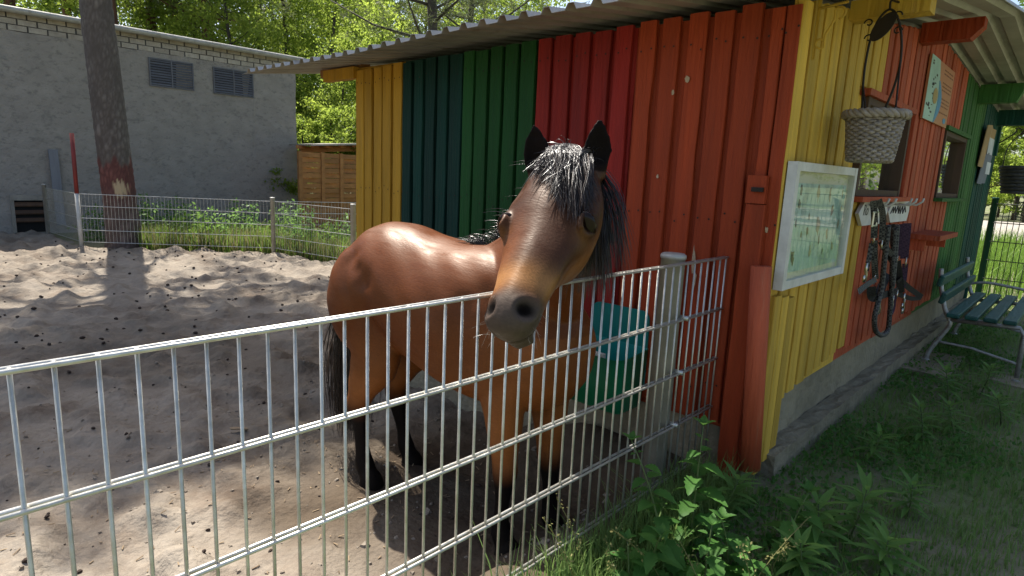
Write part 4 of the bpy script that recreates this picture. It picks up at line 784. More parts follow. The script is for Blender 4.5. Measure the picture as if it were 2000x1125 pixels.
    for i in range(2400):
        lock=R.integers(0,34); rl=np.random.default_rng(lock+50); lk=(lock/33-.5)
        y0_=lk*.078+.016+R.normal(0,.005); t0=R.uniform(-.03,.08); ln=rl.uniform(.26,.40)*R.uniform(.7,1.1)-max(0,.2-lk)*.30; fan=lk*.05+rl.normal(0,.014)+R.normal(0,.006)+.026; cv=rl.normal(0,.012)
        lift=R.uniform(.003,.018)+abs(rl.normal(0,.006)); stray=R.random()<.05; P=[]; jit=R.normal(0,.006,3)
        for q in np.linspace(0,1,9):
            tt=t0+q*ln; yy=y0_+fan*q+cv*math.sin(q*4+lock); edge=max(0,1-(abs(yy)/.115)**2)**.5
            zz=dors(tt)*(.25+.75*edge)+lift*math.sin(min(1,q*2.2)*1.57)*(1-.45*q)+(.042-.5*abs(y0_-.01))*max(0,1-q*1.7)+(.03*q if stray else 0)
            P.append(np.array(H(tt,yy,zz))+jit*q*q)
        paths.append(P)
    hair('forelock',paths,R.uniform(.0006,.0013,2400),shade(2400))
    # mane: crest curve from the poll to the withers
    crest=[poll+n*.03-a*.04]
    for i in range(5,-1,-1):
        d=(C[min(i+1,5)]-C[max(i-1,0)]).normalized(); sd=UP.cross(d).normalized(); crest.append(C[i]+d.cross(sd)*nk[i][2]*.96)
    crest.append(Vector((-1.62,yc(-1.6),.90))); CA=np.array([list(c) for c in crest])
    def cpos(q):
        x=q*(len(CA)-1); i=min(int(x),len(CA)-2); return CA[i]*(1-x+i)+CA[i+1]*(x-i)
    lft=A([l0.x,l0.y,0]); lft/=np.linalg.norm(lft); up=A([0,0,1.]); paths=[]
    for i in range(2800):
        lock=R.integers(0,60); rl=np.random.default_rng(lock+200); q0=np.clip(lock/59*.80+R.normal(0,.012),0,.95); r0=cpos(q0)+R.normal(0,.005,3); ln=rl.uniform(.24,.40)*R.uniform(.7,1.1)*(1-.35*q0); out=rl.uniform(.05,.105)+R.normal(0,.006); fw_=rl.normal(0,.03); P=[]; jit=R.normal(0,.010,3); wv=rl.normal(0,.5)
        fd=A(tocam)*.03
        for q in np.linspace(0,1,9):
            P.append(r0+lft*(out*math.sin(min(1,q*1.5)*1.57)+.035*q*wv)+up*(.028*math.sin(min(1,q*4)*1.57)-ln*q**1.25)+fd*q+A(X)*fw_*q+jit*q*q)
        paths.append(P)
    for i in range(650):     # short upright and off-side hair along the crest
        lock=R.integers(0,60); rl=np.random.default_rng(lock+700); q0=np.clip(lock/59+R.normal(0,.01),0,1); r0=cpos(q0)+R.normal(0,.006,3); ln=rl.uniform(.05,.11)*R.uniform(.6,1.2); P=[]; tl=R.normal(-.35,.35)
        for q in np.linspace(0,1,7): P.append(r0+up*(ln*(q-.75*q*q))+lft*tl*ln*q*1.3+A(X)*R.normal(0,.003)+A(X)*(-.25*ln*q))
        paths.append(P)
    for i in range(160):     # flyaway hair at the poll and ears
        r0=A(H(R.uniform(-.05,.05),R.uniform(-.07,.09),R.uniform(.02,.06))); dv=A(_r)*R.normal(.1,.6)+up*R.uniform(.3,1)+A(n0)*R.normal(0,.4); dv/=np.linalg.norm(dv); ln=R.uniform(.02,.055); P=[r0+dv*ln*q-up*ln*.6*q*q+R.normal(0,.0015,3) for q in np.linspace(0,1,7)]; paths.append(P)
    wdt=np.r_[R.uniform(.0008,.0019,2800),R.uniform(.0006,.0014,650),np.full(160,.0004)]
    hair('mane',paths,wdt,shade(3610))
    # tail
    dock=A([-2.335,yc(-2.47),.74]); paths=[]
    for i in range(900):
        r0=dock+R.normal(0,.018,3)+A([-.0,0,-.12*R.random()]); ln=R.uniform(.62,.80); sp=R.normal(0,.045,2); P=[]
        for q in np.linspace(0,1,10): P.append(r0+A([-.075*math.sin(min(1,q*2.2)*1.57)-.02*q+sp[0]*q,sp[1]*math.sin(q*2.4),.02*math.sin(q*6)*(q<.2)-ln*q**1.1])+R.normal(0,.003,3))
        paths.append(P)
    hair('tail',paths,R.uniform(.0012,.0024,900),shade(900))
    # whiskers
    paths=[]
    for i in range(40):
        s=R.choice([-1,1]); r0=A(H(R.uniform(.88,1.02),s*R.uniform(.02,.055),R.uniform(-.07,.0))); dv=A(l*s*R.uniform(.2,1)+a*R.uniform(.2,.9)+n*R.normal(0,.5)); dv/=np.linalg.norm(dv); ln=R.uniform(.02,.05)
        paths.append([r0+dv*ln*q-up*.3*ln*q*q for q in np.linspace(0,1,5)])
    hair('whiskers',paths,np.full(40,.00035),np.tile(A([[.35,.30,.25]]),(40,1)))['kind']='stuff'
    return root
pony()
# ================================================================ vegetation
def leafmat(name,c1,c2,tr=.45,rough=.5,bs=3,spec=.12): return pmat(name,c1,c2,scale=bs,rough=rough,bump=.05,transl=tr,spec=spec)
M['birch_leaf']=leafmat('birch_leaves',(.25,.33,.055,1),(.13,.21,.035,1),.6,bs=1.5); M['dark_leaf']=leafmat('dark_leaves',(.11,.18,.04,1),(.05,.10,.024,1),.5,bs=1.2)
M['needle']=leafmat('pine_needles',(.13,.155,.065,1),(.07,.09,.04,1),.35,bs=1.3); M['nettle']=leafmat('nettle_leaves',(.095,.21,.045,1),(.05,.135,.03,1),.45,bs=9); M['weed']=leafmat('pale_weed_leaves',(.15,.27,.07,1),(.10,.20,.05,1),.45,bs=6)
M['grass']=leafmat('grass_blades',(.18,.27,.08,1),(.11,.19,.055,1),.4,bs=2); M['dry']=leafmat('dry_grass',(.26,.24,.10,1),(.16,.17,.06,1),.35,bs=2); M['bright']=leafmat('bright_weeds',(.14,.24,.04,1),(.075,.15,.025,1),.45,bs=3)
M['bark']=pmat('grey_bark',(.10,.085,.07,1),(.05,.04,.033,1),scale=6,rough=.95,bump=.8,bscale=20,stretch=(1,1,.25)); M['redbark']=pmat('red_pine_bark',(.20,.09,.05,1),(.09,.05,.035,1),scale=4,rough=.95,bump=.8,bscale=14,stretch=(1,1,.3)); M['stem']=pmat('green_stem',(.09,.13,.04,1),rough=.6)
RT=np.random.default_rng(21)
def quads(C,size,rng,flat=.0,asp=.62):
    n=len(C); a=rng.normal(size=(n,3)); a/=np.linalg.norm(a,axis=1)[:,None]; b=rng.normal(size=(n,3)); b[:,2]*=(1-flat); b-=a*(a*b).sum(1)[:,None]; b/=np.linalg.norm(b,axis=1)[:,None]
    s=(size*rng.uniform(.6,1.3,n))[:,None] if np.ndim(size)==0 else size[:,None]
    V=np.stack([C-a*s*.5,C+b*s*asp*.5,C+a*s*.5,C-b*s*asp*.5],1).reshape(-1,3); F=np.arange(n*4).reshape(n,4); return V,F
def limbs(B,base,h,r,rng,nb,lean=(0,0),z0=.3,spread=.32):
    path=[Vector((base[0]+lean[0]*h*q+.03*h*math.sin(q*5+base[0])*q,base[1]+lean[1]*h*q+.03*h*math.cos(q*4)*q,base[2]+h*q)) for q in np.linspace(0,1,9)]
    B.tube(path,[r*(1-.85*q)+.01 for q in np.linspace(0,1,9)],8); tips=[]
    for k in range(nb):
        q=z0+(1-z0)*(k+rng.random())/nb; i=min(int(q*8),7); p=path[i].lerp(path[i+1],q*8-i); an=k*2.4+rng.normal(0,.3); ln=h*spread*(1.15-q)*rng.uniform(.7,1.2)+.15; e=p+Vector((math.cos(an)*ln,math.sin(an)*ln,ln*rng.uniform(.15,.7))); m_=p.lerp(e,.5)+Vector((0,0,-.06*ln))
        B.tube([p,m_,e],[max(.012,r*.35*(1-q*.6)),max(.008,r*.22*(1-q*.6)),.006],5); tips+=[(m_,ln),(e,ln)]
    return path,tips
def broadleaf(h,r,nl,size,seed,mat,z0=.18,spread=.30,name='broadleaf_tree'):
    rng=np.random.default_rng(seed); B=MB(); path,tips=limbs(B,(0,0,-.2),h,r,rng,26,(rng.normal(0,.02),rng.normal(0,.02)),z0,spread); T=thing(name,'x','tree',(0,0,0)); B.build('trunk',M['bark'],T,True,center=False)
    cen=[np.array(p) for p,_ in tips]+[np.array(path[-1])]; C=[]
    for k in range(nl//55): c=cen[rng.integers(len(cen))]; rad=rng.uniform(.25,.75)*h/9; C.append(c+rng.normal(0,.32*h/9,3)+rng.normal(size=(55,3))*rad*[1,1,.7]*.5)
    C=np.concatenate(C); C=C[C[:,2]>.25]; V,F=quads(C,size,rng); mesh_obj('crown',V,F,mat,T,False,None,False); return T
def conifer(h,r,seed,bark,z0=.45,nt=900,wid=.26,name='pine_tree',needle=.17,nw=.016,per=15):
    rng=np.random.default_rng(seed); B=MB(); path,tips=limbs(B,(0,0,-.2),h,r,rng,34,(0,0),z0,wid); T=thing(name,'x','tree',(0,0,0)); B.build('trunk',bark,T,True,center=False)
    cen=np.array([list(p) for p,_ in tips]+[list(path[-1])]); ln=np.array([l for _,l in tips]+[.6]); idx=rng.integers(0,len(cen),nt); c=cen[idx]+rng.normal(size=(nt,3))*(ln[idx]*.26)[:,None]*[1,1,.35]
    d=rng.normal(size=(nt*per,3)); d[:,2]=np.abs(d[:,2])*.7; d/=np.linalg.norm(d,axis=1)[:,None]; o=np.repeat(c,per,0)+rng.normal(0,.05,(nt*per,3)); s=np.cross(d,rng.normal(size=d.shape)); s/=np.linalg.norm(s,axis=1)[:,None]
    V=np.stack([o-s*nw*.5,o+s*nw*.5,o+d*needle],1).reshape(-1,3); mesh_obj('crown',V,np.arange(len(V)).reshape(-1,3),M['needle'],T,False,None,False); return T
def children(o): return [c for c in bpy.data.objects if c.parent==o]
def place(proto,used,loc,rz,sc,label,cat,group,name=None):
    if not used: o=proto; used.append(1)
    else:
        o=proto.copy(); COL.objects.link(o)
        for c in children(proto):
            d=c.copy(); COL.objects.link(d); d.parent=o
    o.location=loc; o.rotation_euler=(0,0,rz); o.scale=(sc,sc,sc); tag(o,label,cat,group); return o
bA=broadleaf(9,.11,15000,.105,1,M['birch_leaf']); bB=broadleaf(7,.09,12000,.10,2,M['birch_leaf'],.12,.36); bC=broadleaf(10,.14,13000,.12,3,M['dark_leaf'],.2,.30); shr=broadleaf(3.2,.05,9000,.085,4,M['birch_leaf'],.05,.5,'leafy_shrub')
pA=conifer(14,.17,5,M['redbark'],.42,1500,.22); pB=conifer(12,.15,6,M['bark'],.28,1500,.26)
U={k:[] for k in 'bA bB bC sh pA pB'.split()}
def gp(x,D): p=pD(x,300,D); return (p.x,p.y,-.22)
LG='trees of the wood behind the buildings'
bl='bright green leafy tree in the wood behind the grey building and shed'; 
for k,(x,D,pk,s) in enumerate([(470,19.5,'bB',1),(560,22,'bA',1),(640,20,'bB',1.05),(720,24,'bA',1.05),(390,25,'bA',1.1),(640,27,'bA',1.1),(820,27,'bB',1.3),(330,24,'bB',1.2),(30,23,'bB',1.2),(930,24,'bA',.95),(1010,28,'bA',1.1),(760,17.5,'bB',.75),(120,30,'bA',1.15),(660,17,'bB',.62)]):
    pr={'bA':bA,'bB':bB}[pk]; place(pr,U[pk],gp(x,D),k*1.7,s,bl,'tree',LG,None)
for k,(x,D,s) in enumerate([(440,29,1.1),(880,30,1.1),(200,31,1.1),(740,31,1.15),(560,33,1.2)]): place(bC,U['bC'],gp(x,D),k*2.1,s,'dark green broadleaf tree deep in the wood behind the buildings','tree','dark trees deep in the wood')
for k,(x,D,s) in enumerate([(235,21,1),(300,23,1.05),(350,26,1),(60,22,1.05),(420,22.5,.95),(150,26,1.1),(-120,20,1),(700,29,1.1)]): place(pA,U['pA'],gp(x,D),k*1.3,s,'tall pine with reddish trunk rising behind the grey building','tree','pines behind the grey building')
for k,(x,D,s) in enumerate([(834,15,1.0),(905,21,1.0),(520,27,1.1)]): place(pB,U['pB'],gp(x,D),k*2.3,s,'grey barked pine with low dead branches behind the shed roof','tree','grey pines behind the shed')
for k,(x,D,s) in enumerate([(600,15.3,.75),(655,15.8,.85),(700,15,.8),(630,18.5,1.0),(560,19,1.1),(500,18,1.0)]): place(shr,U['sh'],gp(x,D),k*1.1,s,'sunlit leafy shrub behind the woven fence and the grey building corner','shrub','shrubs behind the woven fence')
# right-hand side beyond the gravel, also mirrored in the shed windows
for k,(x,y,pk,s) in enumerate([(-4.2,38,'sh',1.3),(-2.4,36,'sh',1.1),(-6,40,'sh',1.6),(-.6,37,'sh',1.2),(-3.2,42,'sh',2.2),(1.4,36,'sh',1.2)]): place(shr,U['sh'],(x,y,-.02),k*1.9,s,'round green bush beyond the gravel at the end of the fence','shrub','bushes beyond the gravel')
for k,(x,y,pk,s) in enumerate([(-5.5,46,'bC',1.1),(-1.8,48,'bC',1.2),(-9,50,'bC',1.2),(3,44,'bA',1.2),(7,40,'bA',1.2),(5,27,'bA',1),(9,30,'bB',1.4),(3.2,22,'bB',1),(6.5,18,'bA',.9),(12,24,'bA',1.2),(-3.5,52,'bA',1.4),(2.4,30,'bC',1.1),(8,13,'bC',.9)]):
    pr={'bA':bA,'bB':bB,'bC':bC}[pk]; place(pr,U[pk],(x,y,-.02),k*2.3,s,'broadleaf tree standing beyond the gravel and the bench','tree','trees beyond the gravel')
# distant mass of the wood
n=30000; an=RT.uniform(-2.35,.25,n); rad=RT.uniform(40,58,n); base=np.stack([np.sin(an)*rad,np.cos(an)*rad,RT.random(n)**.8*15-.2],1); keep=(np.sin(an*31)+np.sin(an*17+2)+.4*RT.normal(size=n))*1.2+base[:,2]*-.16+2.6>0
V,F=quads(base[keep],.42,RT); o=mesh_obj('distant_wood',V,F,M['dark_leaf'],None,False,'stuff',False); tag(o,'dense mass of far trees closing the view','wood')
# ---------------------------------------------------------------- the big pine in the paddock corner
tb=pZ(245,480,SAND); D=math.hypot(tb.x,tb.y); tt=pD(186,0,D); ln_=(tt-tb)/(tt.z-tb.z); PT=thing('pine_tree','thick leaning pine trunk with red painted band and a pale scar in the paddock corner','tree',tuple(tb))
nr,na=420,72; zz=np.linspace(-.15,13.2,nr); th=np.linspace(0,2*np.pi,na,endpoint=False); ZZ,TH=np.meshgrid(zz,th,indexing='ij'); R0=np.interp(ZZ,[-.2,.15,.6,3,8,13.3],[.30,.245,.215,.20,.16,.035])
r=np.random.default_rng(4); cells=np.stack([r.uniform(0,2*np.pi,3600),r.uniform(-.3,13.3,3600)],1); pl=np.zeros_like(ZZ)
for i in range(nr):
    m_=np.abs(cells[:,1]-zz[i])<.45; c=cells[m_]; dt=(TH[i][:,None]-c[None,:,0]+np.pi)%(2*np.pi)-np.pi; d=np.sqrt((dt*.21*1.9)**2+((zz[i]-c[None,:,1])*.75)**2); d.sort(axis=1); pl[i]=np.clip((d[:,1]-d[:,0])*14,0,1)
RR_=R0*(1+.0)+.012*pl*np.clip((9-ZZ)/3,0,1); V=np.stack([tb.x+ln_.x*ZZ+RR_*np.cos(TH),tb.y+ln_.y*ZZ+RR_*np.sin(TH),tb.z+ZZ],-1).reshape(-1,3)
I=(np.arange(nr-1)[:,None]*na+np.arange(na)[None]); J=(np.arange(nr-1)[:,None]*na+((np.arange(na)+1)%na)[None]); F=np.stack([I.ravel(),J.ravel(),J.ravel()+na,I.ravel()+na],1)
o=mesh_obj('trunk',V,F,None,PT,True); cols=np.empty((nr*na,4)); cols[:,3]=1; pv=pl.ravel()[:,None]; cols[:,:3]=np.array([.08,.065,.055])*(1-pv)+np.array([.17,.145,.125])*pv*r.uniform(.85,1.1,(nr*na,1))
zf=ZZ.ravel(); z_hi=pD(208,312,D).z-tb.z; ed=zf-z_hi+.06*np.sin(TH.ravel()*5)+.04*np.sin(TH.ravel()*11+1); red=np.clip(-ed/.06,0,1)*np.clip(.35+.65*(zf-.55)/.35,.3,1)*.8; cols[:,:3]=cols[:,:3]*(1-red[:,None])+np.array([.17,.05,.04])*red[:,None]*(.55+.6*pv)
sp=pD(228,369,D-.27); dv=V-np.array(sp); su=np.hypot((dv@np.array(_r))/.075,dv[:,2]/.13)+.25*np.sin(TH.ravel()*23+zf*17); sc_=np.clip((1-su)*4,0,1)[:,None]*((dv@np.array(_fw))<.2)[:,None]; cols[:,:3]=cols[:,:3]*(1-sc_)+np.array([.42,.32,.19])*sc_
ca=o.data.color_attributes.new('bark','FLOAT_COLOR','POINT'); ca.data.foreach_set('color',cols.ravel())
Mb=pmat('pine_bark',(.1,.1,.1,1),rough=.95,bump=.7,bscale=35,stretch=(1,1,.5)); t=Mb.node_tree; at_=nd(t,'ShaderNodeAttribute',attribute_name='bark'); t.links.new(at_.outputs[0],t.nodes['Principled BSDF'].inputs['Base Color']); o.data.materials.append(Mb)
nt,per=2300,14; q=RT.random(nt); hz=8.3+q*3.7; rr=np.interp(hz,[8.2,9.2,11,12.2],[1.6,2.5,1.9,.4])*np.sqrt(RT.random(nt)); aa=RT.uniform(0,6.28,nt); lobes=.5+.5*np.sin(aa*3+hz*2.2); rr*=.55+.5*lobes
c=np.stack([tb.x+ln_.x*hz+rr*np.cos(aa),tb.y+ln_.y*hz+rr*np.sin(aa)*1.15,tb.z+hz+RT.normal(0,.15,nt)],1); k2=900; br=RT.integers(0,22,k2); ba=br*2.4+.3; bz=5.6+br*.17; bl_=RT.uniform(1.4,4.0,k2); c=np.concatenate([c,np.stack([tb.x+ln_.x*bz+bl_*np.cos(ba)+RT.normal(0,.22,k2),tb.y+ln_.y*bz+bl_*np.sin(ba)+RT.normal(0,.22,k2),tb.z+bz+.12*bl_+RT.normal(0,.12,k2)],1)]); nt+=k2  # second set: low tufts out of view, added to dapple the sand
d=RT.normal(size=(nt*per,3)); d/=np.linalg.norm(d,axis=1)[:,None]; oo=np.repeat(c,per,0)+RT.normal(0,.05,(nt*per,3)); s=np.cross(d,RT.normal(size=d.shape)); s/=np.linalg.norm(s,axis=1)[:,None]
V=np.stack([oo-s*.012,oo+s*.012,oo+d*.24],1).reshape(-1,3); mesh_obj('crown',V,np.arange(len(V)).reshape(-1,3),M['needle'],PT)
B=MB()
for k in range(26):
    h_=8.2+k*.18; an=k*2.4; p=Vector((tb.x+ln_.x*h_,tb.y+ln_.y*h_,tb.z+h_)); l_=np.interp(h_,[8.2,9.2,11,13],[1.4,2.2,1.9,.4]); B.tube([p,p+Vector((math.cos(an)*l_*.5,math.sin(an)*l_*.5,.05)),p+Vector((math.cos(an)*l_,math.sin(an)*l_,.3))],[.05,.035,.01],5)
for k in range(22):
    an=k*2.4+.3; h_=5.6+k*.17; p=Vector((tb.x+ln_.x*h_,tb.y+ln_.y*h_,tb.z+h_)); B.tube([p,p+Vector((math.cos(an)*2,math.sin(an)*2,.22)),p+Vector((math.cos(an)*4,math.sin(an)*4,.48))],[.045,.03,.008],5)  # unseen low branches added to carry the dappling tufts
B.build('branches',M['redbark'],PT,kind='stuff')
# ---------------------------------------------------------------- cones and droppings on the sand
B=MB(); r=np.random.default_rng(8)
for k in range(650):
    x=-1.6-9.5*r.random()**1.2; y=r.uniform(-1.5,4.2)
    if y>np.interp(x,[p[0] for p in FARLINE],[p[1] for p in FARLINE])-.1: continue
    z=float(sand_z(np.array(x),np.array(y))); s=r.uniform(.007,.016) if x<-4.5 else r.uniform(.003,.010); a=r.uniform(0,6.28); B.loft([[(x+s*1.3*math.cos(a)*q+s*w_*math.cos(t)*math.sin(a),y+s*1.3*math.sin(a)*q-s*w_*math.cos(t)*math.cos(a),z+s*.5+s*w_*math.sin(t)) for t in (0,1.26,2.5,3.77,5.03)] for q,w_ in ((-1,.3),(-.4,.9),(.4,.85),(1,.3))])
M['cone']=pmat('pine_cones',(.05,.03,.02,1),(.025,.016,.012,1),rough=.9); o=B.build('pine_cones',M['cone'],None,kind='stuff',center=False); tag(o,'dark pine cones and droppings scattered over the paddock sand','pine cones')
B=MB()
for k in range(420):
    x=r.uniform(-3.6,-1.15); y=r.uniform(-.4,1.9); z=float(sand_z(np.array(x),np.array(y))); a=r.uniform(0,3.14); l_=r.uniform(.006,.028); B.bar((x,y,z+.003),(x+l_*math.cos(a),y+l_*math.sin(a),z+r.uniform(.002,.01)),.004,.002)
M['chip']=pmat('straw_chips',(.30,.22,.13,1),(.16,.11,.07,1),rough=.9); o=B.build('straw_bits',M['chip'],None,kind='stuff',center=False); tag(o,'small straw and wood bits on the near sand','straw')
B=MB()
for k in range(600):
    x=-1.15-3.2*r.random()**1.3; y=r.uniform(-.6,2.1); z=float(sand_z(np.array(x),np.array(y))); s=r.uniform(.003,.008)*(1+1.2*(r.random()<.06)); q=r.normal(0,.25,(8,3))
    B.add([(x+s*(sx+q[i][0]),y+s*(sy+q[i][1]),z+s*(.35+.7*sz+.5*q[i][2])) for i,(sx,sy,sz) in enumerate([(-1,-1,-1),(1,-1,-1),(1,1,-1),(-1,1,-1),(-.6,-.6,.6),(.6,-.6,.6),(.6,.6,.6),(-.6,.6,.6)])],[(4,5,6,7),(0,1,5,4),(1,2,6,5),(2,3,7,6),(3,0,4,7)])
o=B.build('earth_clods',M['sand'],None,kind='stuff',center=False); tag(o,'small crumbly earth clods on the near paddock ground','earth')
p=pZ(466,838,SAND+.03); o=MB().prism([(p.x-.035,p.y-.03,p.z),(p.x-.01,p.y-.035,p.z+.002),(p.x+.035,p.y+.012,p.z+.004),(p.x+.045,p.y+.03,p.z+.003),(p.x+.015,p.y+.028,p.z+.002),(p.x-.02,p.y+.0,p.z)],(0,0,.006)).build('wood_chip',M['chip'],None); tag(o,'pale flat wood chip lying alone on the dark sand','wood chip')
# ---------------------------------------------------------------- weeds behind the far fence
def stalks(seed,n,h,nl,size,mat,spread,name='weed'):
    rng=np.random.default_rng(seed); T=thing(name,'x','plant',(0,0,0)); B=MB(); C=[]
    for k in range(n):
        a=rng.uniform(0,6.28); r_=spread*math.sqrt(rng.random()); hh=h*rng.uniform(.55,1.05); p=Vector((r_*math.cos(a),r_*math.sin(a),-.02)); e=p+Vector((rng.normal(0,.10),rng.normal(0,.10),hh)); B.tube([p,p.lerp(e,.5)+Vector((rng.normal(0,.03),rng.normal(0,.03),0)),e],[.007,.005,.002],4)
        for j in range(nl): q=(j+rng.random())/nl; C.append(np.array(p.lerp(e,q))+rng.normal(0,.045+.05*(1-q),3)*[1,1,.4])
    B.build('stem',M['stem'],T,center=False); V,F=quads(np.array(C),size,rng,.5,.5); o=mesh_obj('foliage',V,F,mat,T,False,'stuff',False); return T
wA=stalks(1,11,.85,26,.085,M['weed'],.28); wB=stalks(2,14,.65,30,.07,M['bright'],.3); uA=[];uB=[]
def behind(x,back,yy=440): 
    d=ray(x,yy); h=Vector((d.x,d.y,0)).normalized(); lo,hi=3.,16.
    for _ in range(40):
        m_=(lo+hi)/2; p=h*m_
        if p.y<np.interp(p.x,[q[0] for q in FARLINE],[q[1] for q in FARLINE]): lo=m_
        else: hi=m_
    return h*(hi+back)
for k,(x,bk,s) in enumerate([(180,1.0,.9),(300,.9,1),(335,.5,1.0),(365,.7,1.05),(395,.45,1.15),(425,.6,1),(455,1.0,.95),(485,.8,1.1),(515,.9,1.0),(545,1.2,1),(575,.8,1.05),(605,.7,1.15),(635,.6,1.15),(665,.9,1),(320,1.6,1),(470,2.0,1.1),(560,2.3,1.1),(270,1.5,1.2),(360,1.8,1.1)]):
    p=behind(x,bk); dark=x<330 or k>13; place(wA if (k%2 or dark) else wB,uA if (k%2 or dark) else uB,(p.x,p.y,-.21),k*1.9,s*.78,'leafy weed standing behind the far wire fence','plant','weeds behind the far fence')
def blades(P,h,w_,rng,name,mat,label,cat,lean=.35):
    n=len(P); a=rng.uniform(0,6.28,n); hh=h*rng.uniform(.45,1.2,n); ln=rng.normal(0,lean,n)*hh; d=np.stack([np.cos(a),np.sin(a),0*a],1); s=np.stack([-np.sin(a),np.cos(a),0*a],1)*(w_*rng.uniform(.6,1.3,n))[:,None]; up=np.array([0,0,1.])
    m_=P+d*(ln*.35)[:,None]+up*(hh*.6)[:,None]; t_=P+d*ln[:,None]+up*(hh*.95)[:,None]; V=np.stack([P-s,P+s,m_+s*.7,m_-s*.7,t_],1).reshape(-1,3); b5=np.arange(n)*5; F=[]
    T=np.concatenate([np.stack([b5,b5+1,b5+2],1),np.stack([b5,b5+2,b5+3],1),np.stack([b5+3,b5+2,b5+4],1)]); o=mesh_obj(name,V,T,mat,None,False,'stuff',False); tag(o,label,cat); return o
P=[]
for k in range(9000):
    x=RT.uniform(270,720); bk=abs(RT.normal(0,.9))+.05; p=behind(x,bk); P.append((p.x,p.y,-.22))
P=np.array(P); blades(P[:3600],.36,.006,RT,'tall_grass',M['bright'],'tall green grass behind the far wire fence','grass'); blades(P[3600:],.36,.005,RT,'dry_grass',M['dry'],'pale dry grass stalks behind the far wire fence','grass')
# ---------------------------------------------------------------- grass and ground cover on the right
n=60000; P=np.stack([RT.uniform(-.97,1.0,n),1.15+7.4*RT.random(n)**1.5,np.zeros(n)],1); ok=((P[:,0]>WX+.06)|(P[:,1]<WY-.06))&((P[:,0]>FX+.03)); cl=wav(P[:,0],P[:,1],5,3)+.6*wav(P[:,0],P[:,1],13,15)+RT.normal(0,.35,n); bare=np.clip((P[:,0]+.15)*.9,0,.6)*(P[:,1]<3.6); ok&=cl>(-.15+bare); P=P[ok]
blades(P,.055,.0022,RT,'short_grass',M['grass'],'short shaded grass beside the shed','grass',.5)
n=42000; P=np.stack([RT.uniform(-.97,.6,n),1.2+6.5*RT.random(n)**1.4,RT.uniform(.008,.045,n)],1); ok=((P[:,0]>WX+.06)|(P[:,1]<WY-.06))&(P[:,0]>FX+.02); cl=wav(P[:,0],P[:,1],4.2,33)+RT.normal(0,.25,n)-np.clip((P[:,0]+.50)*1.3,-.6,.9); P=P[ok&(cl>.02)]; V,F=quads(P,.022,RT,.2,.7); o=mesh_obj('ground_cover',V,F,M['nettle'],None,False,'stuff',False); tag(o,'low leafy ground cover along the shed footing','ground cover')
n=2600; P=np.stack([RT.uniform(-1.0,-.75,n),RT.uniform(.9,2.2,n),np.zeros(n)],1); blades(P,.16,.0022,RT,'fence_grass',M['grass'],'longer grass along the foot of the near fence','grass',.5)
n=9000; P=np.stack([RT.uniform(-2.2,1.6,n),RT.uniform(8.5,18.5,n),np.zeros(n)],1); blades(P,.42,.006,RT,'verge_grass',M['bright'],'tall sunny grass and weeds behind the bench fence','grass',.4)
# ---------------------------------------------------------------- near leafy plants
def leaf_mesh(name,L_,W_,ser,mat,droop=.25,nseg=8):
    mid=[];lf=[];rt=[]
    for i in range(nseg+1):
        q=i/nseg; w_=W_*.5*(math.sin(math.pi*q**.72)**.9 if 0<q<1 else 0)*(1+ser*(1 if i%2 else -1)); y=L_*q; z=-droop*L_*q*q; mid.append((0,y,z)); lf.append((-w_,y-ser*W_*.25*(i%2),z+w_*.35)); rt.append((w_,y-ser*W_*.25*(i%2),z+w_*.35))
    V=mid+lf+rt; n=nseg+1; F=[]
    for i in range(nseg): F.append((i,i+1,n+i+1,n+i)); F.append((i+1,i,2*n+i,2*n+i+1))
    me=bpy.data.meshes.new(name); me.from_pydata(V,[],F); me.materials.append(mat); me.polygons.foreach_set('use_smooth',[True]*len(me.polygons)); return me
LN=[leaf_mesh('nettle_leaf',.085,.05,.16,M['nettle'],.3,12),leaf_mesh('nettle_leaf_small',.05,.028,.14,M['nettle'],.2,10)]; LG_=leaf_mesh('lance_leaf',.085,.017,.03,M['weed'],.25,6)
def add_leaf(me,root,pos,direction,up,sc):
    y=direction.normalized(); x=y.cross(up); x=x.normalized() if x.length>.01 else Vector((1,0,0)); z=x.cross(y); o=bpy.data.objects.new('leaf',me); COL.objects.link(o); o.parent=root; o.location=pos-WL[root.name]; o.rotation_euler=Matrix((x,y,z)).transposed().to_euler(); o.scale=(sc,sc,sc)
def nettle(base,h,seed,label,n=9,big=1.,lean=None):
    rng=np.random.default_rng(seed); T=thing('nettle',label,'plant',tuple(base),'nettles along the near fence'); base=Vector(base); lv=Vector(lean) if lean else Vector((rng.normal(0,.07),rng.normal(0,.07),0)); P=[base+lv*(q*q)*h*2+Vector((0,0,h*q)) for q in np.linspace(0,1,7)]
    MB().tube(P,[.0042-.0026*q for q in np.linspace(0,1,7)],6).build('stem',M['stem'],T,True)
    for k in range(n):
        q=.14+.86*k/n; i=min(int(q*6),5); p=P[i].lerp(P[i+1],q*6-i); az=k*1.57+rng.normal(0,.25); sc=big*(1.12-.75*q**2)*rng.uniform(.85,1.15)
        for s in (0,math.pi):
            d=Vector((math.cos(az+s),math.sin(az+s),.25-.5*(1-q)+rng.normal(0,.15))); add_leaf(LN[0] if q<.85 else LN[1],T,p+d*.008,d,Vector((0,0,1)),sc*rng.uniform(.8,1.1))
    for s in range(4): d=Vector((math.cos(s*1.57+.4),math.sin(s*1.57+.4),.9)); add_leaf(LN[1],T,P[-1],d,Vector((0,0,1)),.7*big)
def gpx(x,y,z=0): p=pZ(x,y,z); return p
nt_='toothed green nettle '
nettle(gpx(1290,1130),.40,1,nt_+'sunlit in front of the fence post',10,1.05,(-.16,-.02,0)); nettle(gpx(1345,1085),.42,2,nt_+'with broad drooping leaves right of the fence post',9,1.25,(-.02,.05,0))
